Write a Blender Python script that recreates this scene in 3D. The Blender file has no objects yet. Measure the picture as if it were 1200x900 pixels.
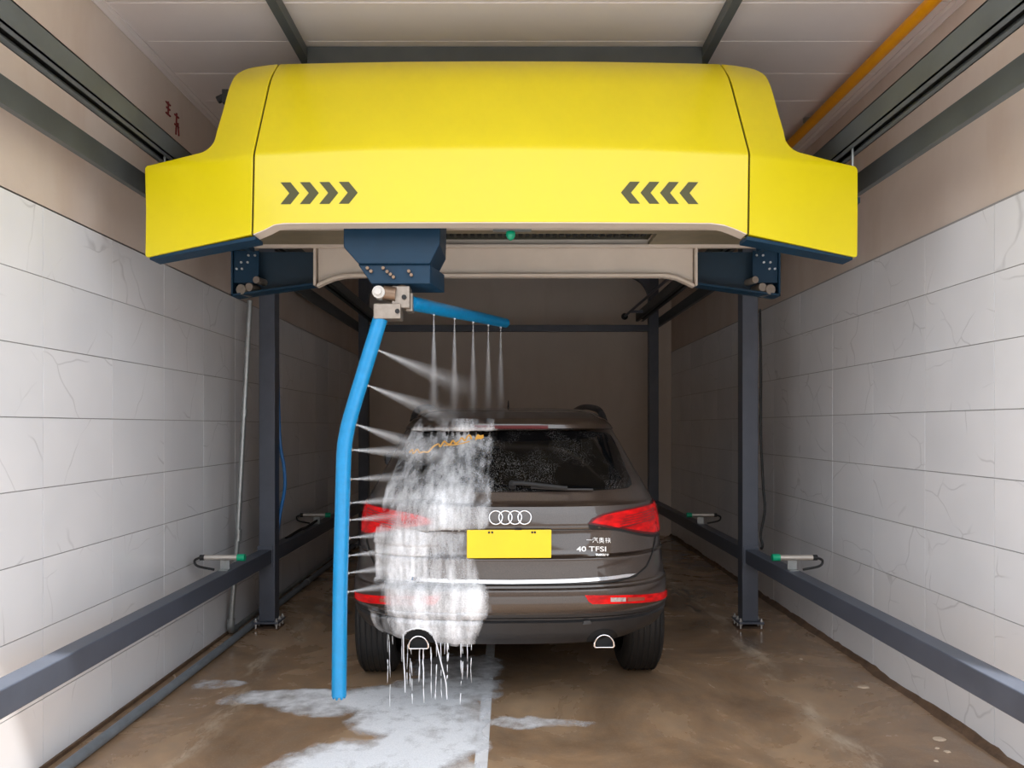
import bpy, bmesh, math, random
import numpy as np
from mathutils import Vector, noise

random.seed(7)
SC = bpy.context.scene
COL = SC.collection

# ------------------------------------------------------------------ camera, sky, light, exposure
CAM_H = 1.53
cam_data = bpy.data.cameras.new('camera')
cam_data.sensor_width = 36.0
cam_data.lens = 27.0
cam_data.shift_x = 4 / 1200
cam_data.shift_y = 50 / 1200
cam_data.clip_start = 0.05
cam = bpy.data.objects.new('camera', cam_data)
COL.objects.link(cam)
cam.location = (0, 0, CAM_H)
cam.rotation_euler = (math.radians(90), 0, 0)
SC.camera = cam

world = bpy.data.worlds.new('overcast_sky')
SC.world = world
world.use_nodes = True
wn = world.node_tree.nodes
wl = world.node_tree.links
wn.clear()
w_out = wn.new('ShaderNodeOutputWorld')
w_bg = wn.new('ShaderNodeBackground')
w_tc = wn.new('ShaderNodeTexCoord')
w_sep = wn.new('ShaderNodeSeparateXYZ')
w_ramp = wn.new('ShaderNodeValToRGB')
w_ramp.color_ramp.elements[0].position = 0.0
w_ramp.color_ramp.elements[0].color = (0.84, 0.885, 0.94, 1)
w_ramp.color_ramp.elements[1].position = 0.5
w_ramp.color_ramp.elements[1].color = (0.86, 0.925, 1.0, 1)
wl.new(w_tc.outputs['Generated'], w_sep.inputs[0])
wl.new(w_sep.outputs['Z'], w_ramp.inputs[0])
wl.new(w_ramp.outputs[0], w_bg.inputs[0])
w_bg.inputs[1].default_value = 1.0
wl.new(w_bg.outputs[0], w_out.inputs[0])

sun_data = bpy.data.lights.new('sun', 'SUN')
sun_data.energy = 2.6
sun_data.angle = math.radians(1.5)
sun_data.color = (1.0, 0.985, 0.96)
sun = bpy.data.objects.new('sun', sun_data)
COL.objects.link(sun)
sun.rotation_euler = Vector((-0.45, 1.0, -2.55)).to_track_quat('-Z', 'Y').to_euler()

BAY_Y0 = 1.9          # the open front of the bay
portal_data = bpy.data.lights.new('bay_opening_portal', 'AREA')
portal_data.shape = 'RECTANGLE'
portal_data.size = 4.3
portal_data.size_y = 3.6
portal_data.cycles.is_portal = True
portal = bpy.data.objects.new('bay_opening_portal', portal_data)
COL.objects.link(portal)
portal.location = (0.1, BAY_Y0 - 0.05, 1.85)
portal.rotation_euler = (math.radians(90), 0, 0)

SC.view_settings.view_transform = 'Standard'
SC.view_settings.look = 'None'
SC.view_settings.gamma = 1.0
SC.view_settings.use_curve_mapping = False
SC.view_settings.exposure = 1.87
SC.cycles.max_bounces = 12
SC.cycles.diffuse_bounces = 7
SC.cycles.glossy_bounces = 5
SC.cycles.transparent_max_bounces = 40
SC.cycles.use_denoising = True
SC.cycles.caustics_reflective = False
SC.cycles.caustics_refractive = False


# ------------------------------------------------------------------ materials
def srgb(r, g, b):
    def f(c):
        c /= 255.0
        return c / 12.92 if c <= 0.04045 else ((c + 0.055) / 1.055) ** 2.4
    return (f(r), f(g), f(b), 1.0)


class Mat:
    def __init__(self, name):
        self.m = bpy.data.materials.new(name)
        self.m.use_nodes = True
        self.t = self.m.node_tree
        self.N = self.t.nodes
        self.p = self.N['Principled BSDF']
        self.out = self.N['Material Output']

    def n(self, kind, **kw):
        nd = self.N.new(kind)
        for k, v in kw.items():
            setattr(nd, k, v)
        return nd

    def link(self, a, b):
        self.t.links.new(a, b)

    def coords(self, which='Object', scale=(1, 1, 1), rand=False):
        tc = self.n('ShaderNodeTexCoord')
        mp = self.n('ShaderNodeMapping')
        mp.inputs['Scale'].default_value = scale
        self.link(tc.outputs[which], mp.inputs[0])
        if rand:
            oi = self.n('ShaderNodeObjectInfo')
            mu = self.n('ShaderNodeMath', operation='MULTIPLY')
            mu.inputs[1].default_value = 57.0
            self.link(oi.outputs['Random'], mu.inputs[0])
            cb = self.n('ShaderNodeCombineXYZ')
            for i in range(3):
                self.link(mu.outputs[0], cb.inputs[i])
            self.link(cb.outputs[0], mp.inputs['Location'])
        return mp.outputs[0]

    def noise(self, vec, scale=5, detail=4, rough=0.5, dist=0.0):
        nd = self.n('ShaderNodeTexNoise')
        nd.inputs['Scale'].default_value = scale
        nd.inputs['Detail'].default_value = detail
        nd.inputs['Roughness'].default_value = rough
        nd.inputs['Distortion'].default_value = dist
        self.link(vec, nd.inputs['Vector'])
        return nd.outputs['Fac']

    def ramp(self, fac, stops):
        nd = self.n('ShaderNodeValToRGB')
        cr = nd.color_ramp
        while len(cr.elements) < len(stops):
            cr.elements.new(0.5)
        for e, (pos, c) in zip(cr.elements, stops):
            e.position = pos
            e.color = c if len(c) == 4 else (*c, 1)
        self.link(fac, nd.inputs[0])
        return nd.outputs[0]

    def math(self, op, a, b, clamp=False):
        nd = self.n('ShaderNodeMath', operation=op)
        nd.use_clamp = clamp
        for i, v in enumerate((a, b)):
            if isinstance(v, (int, float)):
                nd.inputs[i].default_value = v
            else:
                self.link(v, nd.inputs[i])
        return nd.outputs[0]

    def mix(self, fac, a, b):
        nd = self.n('ShaderNodeMix', data_type='RGBA')
        if isinstance(fac, (int, float)):
            nd.inputs[0].default_value = fac
        else:
            self.link(fac, nd.inputs[0])
        for i, v in ((6, a), (7, b)):
            if isinstance(v, tuple):
                nd.inputs[i].default_value = v
            else:
                self.link(v, nd.inputs[i])
        return nd.outputs[2]

    def bump(self, h, strength=0.2, dist=0.01):
        b = self.n('ShaderNodeBump')
        b.inputs['Strength'].default_value = strength
        b.inputs['Distance'].default_value = dist
        self.link(h, b.inputs['Height'])
        self.link(b.outputs[0], self.p.inputs['Normal'])

    def base(self, c):
        if isinstance(c, tuple):
            self.p.inputs['Base Color'].default_value = c
        else:
            self.link(c, self.p.inputs['Base Color'])

    def set(self, **kw):
        names = dict(rough='Roughness', metal='Metallic', coat='Coat Weight', coatr='Coat Roughness', spec='Specular IOR Level', ior='IOR',
                     trans='Transmission Weight', alpha='Alpha', emis='Emission Strength', emc='Emission Color', sss='Subsurface Weight')
        for k, v in kw.items():
            s = self.p.inputs[names[k]]
            if isinstance(v, (int, float, tuple)):
                s.default_value = v
            else:
                self.link(v, s)
        return self


def simple(name, col, rough=0.5, metal=0.0, var=0.08, scale=9, coat=0.0, bump=0.0, **kw):
    """paint or metal with a little cloudy wear in its colour and gloss"""
    m = Mat(name)
    v = m.coords()
    f = m.noise(v, scale, 5, 0.6)
    lo = tuple(c * (1 - var) for c in col[:3]) + (1,)
    hi = tuple(min(1, c * (1 + var)) for c in col[:3]) + (1,)
    m.base(m.ramp(f, [(0.3, lo), (0.7, hi)]))
    r = m.math('MULTIPLY_ADD', f, 0.18)
    r.node.inputs[2].default_value = rough - 0.09
    m.set(rough=r, metal=metal, coat=coat, **kw)
    if bump:
        m.bump(m.noise(v, scale * 6, 4), bump, 0.004)
    return m.m


M = {}
M['yellow'] = simple('yellow_gelcoat', srgb(207, 190, 0), 0.34, var=0.03, scale=2.5, coat=0.15, coatr=0.15)
M['cream'] = simple('cream_gelcoat', srgb(205, 192, 178), 0.5, var=0.06, scale=4)
M['arrow'] = simple('olive_black_vinyl', srgb(66, 64, 24), 0.5, var=0.05)
M['steel'] = simple('charcoal_painted_steel', srgb(74, 79, 90), 0.42, var=0.12, scale=6, bump=0.05)
M['rail'] = simple('dark_rail_steel', srgb(80, 84, 84), 0.5, var=0.14, scale=5, bump=0.06)
M['black'] = simple('black_void_paint', srgb(14, 14, 15), 0.7, var=0.1)
M['navy'] = simple('navy_painted_steel', srgb(12, 46, 68), 0.5, var=0.12, scale=7, spec=0.3)
M['navy_dark'] = simple('navy_inner_steel', srgb(14, 40, 56), 0.55, var=0.15)
M['olive'] = simple('grimy_frame_steel', srgb(122, 112, 90), 0.6, var=0.2, scale=7)
M['olive_dark'] = simple('oily_chain_slot', srgb(48, 50, 34), 0.6, var=0.35, scale=25)
M['galv'] = simple('galvanised_pipe', srgb(160, 164, 164), 0.38, metal=0.7, var=0.14, scale=20)
M['grey_pipe'] = simple('grey_floor_pipe', srgb(112, 118, 124), 0.5, var=0.15, scale=12, bump=0.08)
M['bolt'] = simple('bright_bolt_steel', srgb(205, 205, 205), 0.3, metal=0.8, var=0.06)
M['stainless'] = simple('stainless_block', srgb(146, 136, 126), 0.4, metal=0.6, var=0.15, scale=30)
M['stainless_tube'] = simple('polished_sensor_tube', srgb(196, 190, 182), 0.3, metal=0.6, var=0.06)
M['brass'] = simple('brass_fitting', srgb(128, 106, 88), 0.4, metal=0.6, var=0.15)
M['white_plastic'] = simple('white_plastic', srgb(196, 192, 186), 0.4, var=0.05)
M['sky_blue'] = simple('wet_blue_tube', srgb(0, 132, 190), 0.32, var=0.08, scale=30, coat=0.15, coatr=0.08)
M['hose_blue'] = simple('blue_hose_rubber', srgb(10, 100, 165), 0.4, var=0.1)
M['green'] = simple('green_plastic', srgb(0, 150, 110), 0.35, var=0.05)
M['rubber'] = simple('black_rubber', srgb(22, 22, 23), 0.65, var=0.2, scale=30, bump=0.1)
M['yellow_pipe'] = simple('amber_gas_pipe', srgb(226, 150, 6), 0.45, var=0.08)
M['red_mark'] = simple('red_paint_mark', srgb(120, 40, 40), 0.8, var=0.3, scale=40)
M['chrome'] = simple('chrome', srgb(225, 225, 228), 0.12, metal=1.0, var=0.03)
M['plate'] = simple('yellow_number_plate', srgb(234, 200, 28), 0.4, var=0.03)
M['cladding'] = simple('grey_black_bumper_plastic', srgb(36, 35, 36), 0.42, var=0.15, scale=30)
M['badge'] = simple('silver_badge', srgb(232, 232, 232), 0.3, metal=0.3, var=0.03)
M['gold'] = simple('gold_sticker_film', srgb(214, 160, 70), 0.5, var=0.1)
M['brake_red'] = simple('dark_red_lens', srgb(78, 2, 8), 0.3, var=0.1, coat=0.1, spec=0.3)
M['orange_lens'] = simple('amber_brown_lens', srgb(140, 50, 20), 0.15, var=0.1, coat=1.0)
M['grey_lens'] = simple('clear_grey_lens', srgb(165, 150, 145), 0.2, var=0.4, scale=60, coat=1.0)
M['tyre'] = simple('tyre_rubber', srgb(24, 22, 21), 0.6, var=0.2, scale=30)
M['dark_under'] = simple('underbody_black', srgb(12, 11, 11), 0.8, var=0.2)
M['seam'] = simple('panel_gap_black', srgb(8, 8, 8), 0.6)

# car paint: dark brown metallic under clear lacquer, beaded with drops
m = Mat('brown_metallic_paint')
v = m.coords()
m.base(m.ramp(m.noise(v, 260, 2), [(0.3, srgb(44, 34, 28)), (0.7, srgb(66, 53, 44))]))
m.set(rough=0.34, metal=0.25, coat=0.9, coatr=0.03)
vo = m.n('ShaderNodeTexVoronoi')
vo.inputs['Scale'].default_value = 130
m.link(v, vo.inputs['Vector'])
drop = m.ramp(vo.outputs['Distance'], [(0.08, (1, 1, 1)), (0.24, (0, 0, 0))])
msk = m.ramp(m.noise(v, 7, 3), [(0.5, (0, 0, 0)), (0.68, (1, 1, 1))])
m.bump(m.math('MULTIPLY', drop, msk), 0.35, 0.002)
M['paint'] = m.m

# rear glass: near black, speckled by fine drops
m = Mat('dark_wet_glass')
v = m.coords('Object', (1, 0.3, 0.62))
vo = m.n('ShaderNodeTexVoronoi')
vo.inputs['Scale'].default_value = 250
m.link(v, vo.inputs['Vector'])
sp = m.ramp(vo.outputs['Distance'], [(0.16, (1, 1, 1)), (0.36, (0, 0, 0))])
big = m.ramp(m.noise(m.coords('Object', (1, 1, 0.6)), 6.0, 4), [(0.42, (0, 0, 0)), (0.7, (0.6, 0.6, 0.6))])
fac = m.math('MULTIPLY', sp, big)
m.base(m.mix(fac, srgb(8, 8, 9), srgb(175, 172, 170)))
m.set(rough=0.06, spec=0.5)
m.bump(fac, 0.4, 0.002)
M['glass'] = m.m
M['side_glass'] = simple('dark_side_glass', srgb(10, 11, 12), 0.1)

# tail lamp: lit red lens
m = Mat('lit_red_lens')
v = m.coords('Object', (1, 1, 3))
f = m.noise(v, 14, 3)
m.base(m.ramp(f, [(0.35, srgb(130, 2, 4)), (0.65, srgb(206, 6, 8))]))
m.set(rough=0.15, coat=0.12, coatr=0.02, spec=0.15, emc=srgb(255, 16, 18), emis=0.04)
M['red_lens'] = m.m

# wall tile: glazed white with thin grey veins, each tile its own cut of the pattern
m = Mat('white_marbled_tile')
v = m.coords('Object', (1, 1, 1), rand=True)
nz = m.n('ShaderNodeTexNoise')
nz.inputs['Scale'].default_value = 3.0
m.link(v, nz.inputs['Vector'])
vm = m.n('ShaderNodeMix', data_type='VECTOR')
vm.inputs[0].default_value = 0.16
m.link(v, vm.inputs[4])
m.link(nz.outputs['Color'], vm.inputs[5])
vo = m.n('ShaderNodeTexVoronoi', feature='DISTANCE_TO_EDGE')
vo.inputs['Scale'].default_value = 2.6
m.link(vm.outputs[1], vo.inputs['Vector'])
vein = m.ramp(vo.outputs['Distance'], [(0.0, (1, 1, 1)), (0.012, (0, 0, 0))])
msk = m.ramp(m.noise(v, 3.2, 2), [(0.47, (0, 0, 0)), (0.6, (1, 1, 1))])
fac = m.math('MULTIPLY', vein, msk)
fac = m.math('MULTIPLY', fac, 0.28)
cl = m.ramp(m.noise(v, 1.6, 3), [(0.3, srgb(222, 223, 226)), (0.7, srgb(233, 233, 235))])
m.base(m.mix(fac, cl, srgb(120, 118, 120)))
m.set(rough=0.12, spec=0.5)
M['tile'] = m.m
M['grout'] = simple('grey_grout', srgb(150, 148, 146), 0.85, var=0.1)


def plaster(name, c1, c2, stain):
    m = Mat(name)
    v = m.coords()
    f = m.noise(v, 1.3, 6, 0.6)
    g = m.noise(m.coords('Object', (1, 1, 0.25)), 2.6, 5, 0.6)
    c = m.ramp(f, [(0.3, c1), (0.7, c2)])
    s = m.ramp(g, [(0.52, (0, 0, 0)), (0.75, (0.5, 0.5, 0.5))])
    m.base(m.mix(s, c, stain))
    m.set(rough=0.85)
    m.bump(m.noise(v, 60, 4), 0.08, 0.005)
    return m.m


M['plaster'] = plaster('stained_plaster', srgb(200, 184, 172), srgb(212, 198, 186), srgb(190, 166, 146))
M['back_plaster'] = plaster('back_wall_render', srgb(212, 200, 188), srgb(220, 208, 196), srgb(202, 188, 174))
M['panel'] = simple('pale_sandwich_panel', srgb(220, 210, 206), 0.42, var=0.04, scale=1.6)
M['panel_gap'] = simple('panel_joint', srgb(196, 184, 178), 0.6)
M['facade'] = simple('brown_facade_render', srgb(150, 122, 100), 0.85, var=0.12, scale=1.5)
M['ground'] = simple('outside_concrete', srgb(168, 168, 168), 0.85, var=0.1, scale=2, bump=0.1)

# wet brown concrete
m = Mat('wet_brown_concrete')
v = m.coords()
f1 = m.noise(v, 1.1, 7, 0.62, 0.6)
f2 = m.noise(v, 7.0, 6, 0.65)
f3 = m.noise(v, 90.0, 3, 0.6)
c = m.ramp(f1, [(0.30, srgb(104, 84, 66)), (0.5, srgb(152, 123, 95)), (0.72, srgb(192, 162, 130))])
c = m.mix(m.ramp(f2, [(0.42, (0, 0, 0)), (0.75, (0.55, 0.55, 0.55))]), c, srgb(132, 116, 100))
c = m.mix(m.ramp(f3, [(0.55, (0, 0, 0)), (0.8, (0.35, 0.35, 0.35))]), c, srgb(176, 154, 130))
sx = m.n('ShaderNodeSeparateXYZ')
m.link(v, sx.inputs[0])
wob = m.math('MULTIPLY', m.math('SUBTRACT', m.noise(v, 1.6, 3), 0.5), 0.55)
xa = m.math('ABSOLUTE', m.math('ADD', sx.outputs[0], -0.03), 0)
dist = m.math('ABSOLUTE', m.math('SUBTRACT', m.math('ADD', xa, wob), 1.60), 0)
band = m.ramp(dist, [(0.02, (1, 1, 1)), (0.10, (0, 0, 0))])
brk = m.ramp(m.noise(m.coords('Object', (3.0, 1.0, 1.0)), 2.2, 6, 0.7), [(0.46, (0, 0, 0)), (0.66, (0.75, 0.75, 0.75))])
c = m.mix(m.math('MULTIPLY', band, brk), c, srgb(214, 196, 172))  # pale broken bands: wet reflections and lime lines painted into the floor colour
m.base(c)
m.set(rough=m.ramp(f1, [(0.35, (0.10, 0.10, 0.10)), (0.62, (0.36, 0.36, 0.36))]), spec=0.5)
m.bump(m.noise(v, 34, 5, 0.6), 0.10, 0.004)
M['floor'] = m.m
M['mortar'] = simple('broken_brown_mortar', srgb(98, 76, 58), 0.9, var=0.35, scale=14, bump=0.5)
M['scale_deposit'] = simple('pale_lime_deposit', srgb(200, 180, 158), 0.8, var=0.2, scale=20)
M['strip'] = simple('wet_pale_metal_strip', srgb(222, 222, 224), 0.35, metal=0.0, var=0.15, scale=12)


def foam_mat(name, thick, streak):
    """lather: white scatterer whose cover comes from the density baked on the mesh and broken bubbles"""
    m = Mat(name)
    at = m.n('ShaderNodeAttribute')
    at.attribute_name = 'cover'
    v = m.coords('Object', streak)
    f = m.noise(v, 12, 6, 0.6)
    g = m.noise(m.coords(), 140, 3, 0.6)
    a = m.math('ADD', m.math('MULTIPLY', f, 0.9), m.math('MULTIPLY', g, 0.22))
    a = m.math('ADD', a, at.outputs['Fac'])
    a = m.ramp(m.math('SUBTRACT', a, 0.56), [(-0.0, (0, 0, 0)), (0.22, (0.36 * thick, 0.36 * thick, 0.36 * thick)), (0.6, (thick, thick, thick))])
    m.base(m.ramp(g, [(0.3, srgb(226, 228, 232)), (0.7, srgb(246, 247, 250))]))
    m.set(rough=0.5, alpha=a)
    m.bump(m.math('ADD', f, g), 0.3, 0.006)
    return m.m


M['car_foam'] = foam_mat('car_shampoo_foam', 0.92, (1.5, 1.0, 0.30))
M['floor_foam'] = foam_mat('floor_suds', 0.97, (0.8, 0.8, 0.8))
M['drip'] = simple('foam_drip', srgb(232, 234, 238), 0.4, var=0.05)

# water mist of one jet: thins out along the jet (local z = 0 at the nozzle, 1 at its end)
m = Mat('jet_mist')
tc = m.n('ShaderNodeTexCoord')
sp = m.n('ShaderNodeSeparateXYZ')
m.link(tc.outputs['Object'], sp.inputs[0])
a = m.ramp(sp.outputs['Z'], [(0.0, (0.34, 0.34, 0.34)), (0.12, (0.14, 0.14, 0.14)), (0.45, (0.065, 0.065, 0.065)), (1.0, (0.0, 0.0, 0.0))])
nv = m.noise(m.coords('Object', (60, 60, 2.0)), 1.0, 3)
a = m.math('MULTIPLY', a, m.ramp(nv, [(0.3, (0.35, 0.35, 0.35)), (0.7, (1, 1, 1))]))
m.base(srgb(235, 238, 242))
m.set(rough=0.9, alpha=a, spec=0.0)
M['mist'] = m.m


# ------------------------------------------------------------------ mesh helpers
def wloc(o):
    v = Vector((0, 0, 0))
    while o is not None:
        v = v + o.location
        o = o.parent
    return v


class MB:
    def __init__(self):
        self.v = []
        self.f = []

    def add(self, vs, fs):
        b = len(self.v)
        self.v += [tuple(p) for p in vs]
        self.f += [tuple(i + b for i in f) for f in fs]
        return self

    def box(self, x0, x1, y0, y1, z0, z1):
        vs = [(x, y, z) for z in (z0, z1) for y in (y0, y1) for x in (x0, x1)]
        return self.add(vs, [(0, 2, 3, 1), (4, 5, 7, 6), (0, 1, 5, 4), (2, 6, 7, 3), (0, 4, 6, 2), (1, 3, 7, 5)])

    def cbox(self, x, y, z, sx, sy, sz):
        return self.box(x - sx / 2, x + sx / 2, y - sy / 2, y + sy / 2, z - sz / 2, z + sz / 2)

    def prism_xz(self, poly, y0, y1):
        """outline given as (x, z), extruded along y"""
        n = len(poly)
        vs = [(x, y0, z) for x, z in poly] + [(x, y1, z) for x, z in poly]
        fs = [tuple(range(n)), tuple(range(2 * n - 1, n - 1, -1))]
        fs += [(i, i + n, (i + 1) % n + n, (i + 1) % n) for i in range(n)]
        return self.add(vs, fs)

    def tube(self, path, r, seg=12, caps=True):
        """r may be one radius or one per point"""
        P = [Vector(p) for p in path]
        R = r if isinstance(r, (list, tuple)) else [r] * len(P)
        vs, fs = [], []
        up = None
        for i, p in enumerate(P):
            d = (P[min(i + 1, len(P) - 1)] - P[max(i - 1, 0)]).normalized()
            if up is None:
                up = Vector((0, 0, 1)) if abs(d.z) < 0.9 else Vector((1, 0, 0))
            s = d.cross(up).normalized()
            up = s.cross(d).normalized()
            for k in range(seg):
                a = 2 * math.pi * k / seg
                vs.append(p + s * (math.cos(a) * R[i]) + up * (math.sin(a) * R[i]))
        for i in range(len(P) - 1):
            for k in range(seg):
                k2 = (k + 1) % seg
                fs.append((i * seg + k, i * seg + k2, (i + 1) * seg + k2, (i + 1) * seg + k))
        if caps:
            fs.append(tuple(range(seg - 1, -1, -1)))
            b = (len(P) - 1) * seg
            fs.append(tuple(range(b, b + seg)))
        return self.add(vs, fs)

    def cyl(self, p0, p1, r, seg=14):
        return self.tube([p0, p1], r, seg)

    def build(self, name, mat, parent=None, smooth=False, bevel=0.0, origin=None, angle=35):
        off = wloc(parent) if parent is not None else Vector(origin or (0, 0, 0))
        me = bpy.data.meshes.new(name)
        me.from_pydata([(x - off.x, y - off.y, z - off.z) for x, y, z in self.v], [], self.f)
        bm = bmesh.new()
        bm.from_mesh(me)
        bmesh.ops.recalc_face_normals(bm, faces=bm.faces)
        bm.to_mesh(me)
        bm.free()
        me.materials.append(M[mat])
        o = bpy.data.objects.new(name, me)
        COL.objects.link(o)
        if parent is not None:
            o.parent = parent
        else:
            o.location = off
        if bevel:
            b = o.modifiers.new('bevel', 'BEVEL')
            b.width = bevel
            b.segments = 2
            b.limit_method = 'ANGLE'
        if smooth:
            for p in me.polygons:
                p.use_smooth = True
            if angle:
                me.set_sharp_from_angle(angle=math.radians(angle))
        return o


def tag(o, label, cat, group=None, kind=None):
    if label:
        o['label'] = label
    if cat:
        o['category'] = cat
    if group:
        o['group'] = group
    if kind:
        o['kind'] = kind
    return o


def empty(name, loc, label, cat, group=None, rz=0.0):
    o = bpy.data.objects.new(name, None)
    COL.objects.link(o)
    o.location = loc
    o.rotation_euler = (0, 0, rz)
    o.empty_display_size = 0.1
    return tag(o, label, cat, group)


def inst(src, name, loc, parent=None, rot=(0, 0, 0)):
    c = src.copy()
    c.name = name
    COL.objects.link(c)
    c.parent = parent
    c.location = loc
    c.rotation_euler = rot
    return c


def smooth_path(pts, n=8):
    """Catmull-Rom through the points"""
    P = [Vector(p) for p in pts]
    P = [P[0] * 2 - P[1]] + P + [P[-1] * 2 - P[-2]]
    out = []
    for i in range(1, len(P) - 2):
        for k in range(n):
            t = k / n
            a, b, c, d = P[i - 1], P[i], P[i + 1], P[i + 2]
            out.append(0.5 * ((2 * b) + (c - a) * t + (2 * a - 5 * b + 4 * c - d) * t * t + (3 * b - a - 3 * c + d) * t ** 3))
    out.append(P[-2])
    return out


def patch2d(poly, ucuts, vcuts, front, back=None):
    """a flat outline in (u, v), cut along u and v lines, then carried by front(u, v) -> 3D; back closes it to a solid"""
    bm = bmesh.new()
    bm.faces.new([bm.verts.new((u, v, 0)) for u, v in poly])
    for u in ucuts:
        bmesh.ops.bisect_plane(bm, geom=bm.verts[:] + bm.edges[:] + bm.faces[:], plane_co=(u, 0, 0), plane_no=(1, 0, 0), dist=1e-6)
    for v in vcuts:
        bmesh.ops.bisect_plane(bm, geom=bm.verts[:] + bm.edges[:] + bm.faces[:], plane_co=(0, v, 0), plane_no=(0, 1, 0), dist=1e-6)
    bm.verts.index_update()
    uv = [(x.co.x, x.co.y) for x in bm.verts]
    fs = [tuple(x.index for x in f.verts) for f in bm.faces]
    rim = [tuple(x.index for x in e.verts) for e in bm.edges if e.is_boundary]
    bm.free()
    mb = MB()
    n = len(uv)
    vs = [front(u, v) for u, v in uv]
    faces = list(fs)
    if back is not None:
        vs += [back(u, v) for u, v in uv]
        faces += [tuple(i + n for i in reversed(f)) for f in fs]
        faces += [(a, b, b + n, a + n) for a, b in rim]
    mb.add(vs, faces)
    return mb

# ------------------------------------------------------------------ the bay: floor, walls, ceiling
XL, XR, YB, ZC = -2.08, 2.285, 10.8, 3.70

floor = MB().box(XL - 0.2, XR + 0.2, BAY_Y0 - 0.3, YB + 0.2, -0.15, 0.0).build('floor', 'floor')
tag(floor, 'wet brown concrete floor of the wash bay', 'floor', kind='structure')
gnd = MB().box(-14, 14, -16, BAY_Y0 - 0.3, -0.15, -0.005).build('floor', 'ground')
tag(gnd, 'dry grey concrete forecourt in front of the wash bay', 'floor', kind='structure')

# the house across the forecourt, behind the camera: its brown front is what the car's lacquer mirrors
fac = MB().box(-16, 16, -15, -14.2, -0.1, 5.2).build('wall_front', 'facade')
tag(fac, 'brown house front across the forecourt, mirrored in the car paint', 'wall', kind='structure')


def tiled_wall(name, side, pitch, x, y_phase, label):
    s = -1 if side == 'left' else 1
    rows = 8
    ztop = rows * pitch
    mb = MB()
    mb.box(min(x + s * 0.006, x + s * 0.22), max(x + s * 0.006, x + s * 0.22), BAY_Y0, YB + 0.2, -0.05, ztop)
    w = mb.build(name, 'grout')
    tag(w, label, 'wall', kind='structure')
    # plaster above the tiles
    MB().box(min(x + s * 0.002, x + s * 0.22), max(x + s * 0.002, x + s * 0.22), BAY_Y0, YB + 0.2, ztop, ZC + 0.1).build('plaster_band', 'plaster', w)
    lip = MB().box(min(x, x + s * 0.02) - 0.002, max(x, x + s * 0.02) - 0.002, BAY_Y0, YB, ztop - 0.003, ztop + 0.006).build('tile_edge_bead', 'grout', w)
    g = 0.0022
    tw = 0.602
    tmb = MB()
    tmb.box(-0.003, 0.003, g, tw - g, g, pitch - g)
    src = None
    k0 = math.floor((BAY_Y0 - y_phase) / tw)
    y0 = y_phase + k0 * tw
    while y0 < YB - 0.05:
        a = max(y0, BAY_Y0)
        b = min(y0 + tw, YB)
        full = (b - a) > tw - 1e-4
        for r in range(rows):
            jit = random.uniform(-0.0012, 0.0012)
            loc = (x + s * 0.003 + jit * 0.4, y0, r * pitch)
            if full:
                if src is None:
                    src = tmb.build('tile', 'tile', w, bevel=0.0)
                    src.location = loc
                else:
                    inst(src, 'tile', loc, w)
            elif b - a > 0.03:
                MB().box(x, x + s * 0.006, a + g, b - g, r * pitch + g, (r + 1) * pitch - g).build('tile', 'tile', w)
        y0 += tw
    return w


wall_l = tiled_wall('wall_left', 'left', 0.314, XL, 4.034, 'left wall of white veined tiles under stained plaster')
wall_r = tiled_wall('wall_right', 'right', 0.322, XR, 4.214, 'right wall of white veined tiles under stained plaster')
wall_b = MB().box(XL - 0.2, XR + 0.2, YB, YB + 0.2, -0.05, ZC + 0.1).build('wall_back', 'back_plaster')
tag(wall_b, 'plain rendered wall closing the far end of the bay', 'wall', kind='structure')

# two faded red painted characters high on the left wall
for (yy, zz, strokes) in ((4.69, 3.455, [(-.05, .08, .05, .08), (0, .10, 0, -.03), (-.05, -.03, .05, -.03), (-.04, .03, .04, .03)]),
                          (4.81, 3.415, [(-.05, .10, .05, .10), (0, .13, -.02, -.10), (.03, .04, .05, -.09), (-.05, .0, .05, .0)])):
    mb = MB()
    for (a0, b0, a1, b1) in strokes:
        mb.tube([(XL + 0.001, yy + a0 * .6, zz + b0 * .6), (XL + 0.001, yy + a1 * .6, zz + b1 * .6)], 0.0055, 6)
    mb.build('painted_mark', 'red_mark', wall_l)

# ceiling of long panels laid across the bay, joints between them
ceil = MB().box(XL - 0.2, XR + 0.2, BAY_Y0, YB + 0.2, ZC + 0.012, ZC + 0.12).build('ceiling', 'panel_gap')
tag(ceil, 'pale sandwich panel ceiling of the wash bay', 'ceiling', kind='structure')
pitch = 0.395
src = None
y = 3.93 - 5 * pitch
while y < YB - 0.02:
    L = min(pitch, YB - y)
    if L > pitch - 1e-4:
        if src is None:
            src = MB().box(XL + 0.001, XR - 0.001, 0.004, pitch - 0.004, 0, 0.03).build('ceiling_panel', 'panel', ceil, bevel=0.003)
            src.location = (0, y, ZC + random.uniform(0, 0.002))
        else:
            inst(src, 'ceiling_panel', (0, y, ZC + random.uniform(0, 0.003)), ceil)
    else:
        MB().box(XL + 0.001, XR - 0.001, y + 0.004, YB, ZC, ZC + 0.03).build('ceiling_panel', 'panel', ceil)
    y += pitch
t = MB().prism_xz([(XL, ZC), (XL + 0.03, ZC), (XL + 0.03, ZC - 0.006), (XL + 0.008, ZC - 0.010), (XL + 0.006, ZC - 0.045), (XL, ZC - 0.045)], BAY_Y0, YB).build('trim_1', 'panel')
tag(t, 'pale angle trim where left wall meets ceiling', 'trim', kind='structure')
t = MB().prism_xz([(XR, ZC), (XR - 0.03, ZC), (XR - 0.03, ZC - 0.006), (XR - 0.008, ZC - 0.010), (XR - 0.006, ZC - 0.045), (XR, ZC - 0.045)], BAY_Y0, YB).build('trim_2', 'panel')
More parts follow.
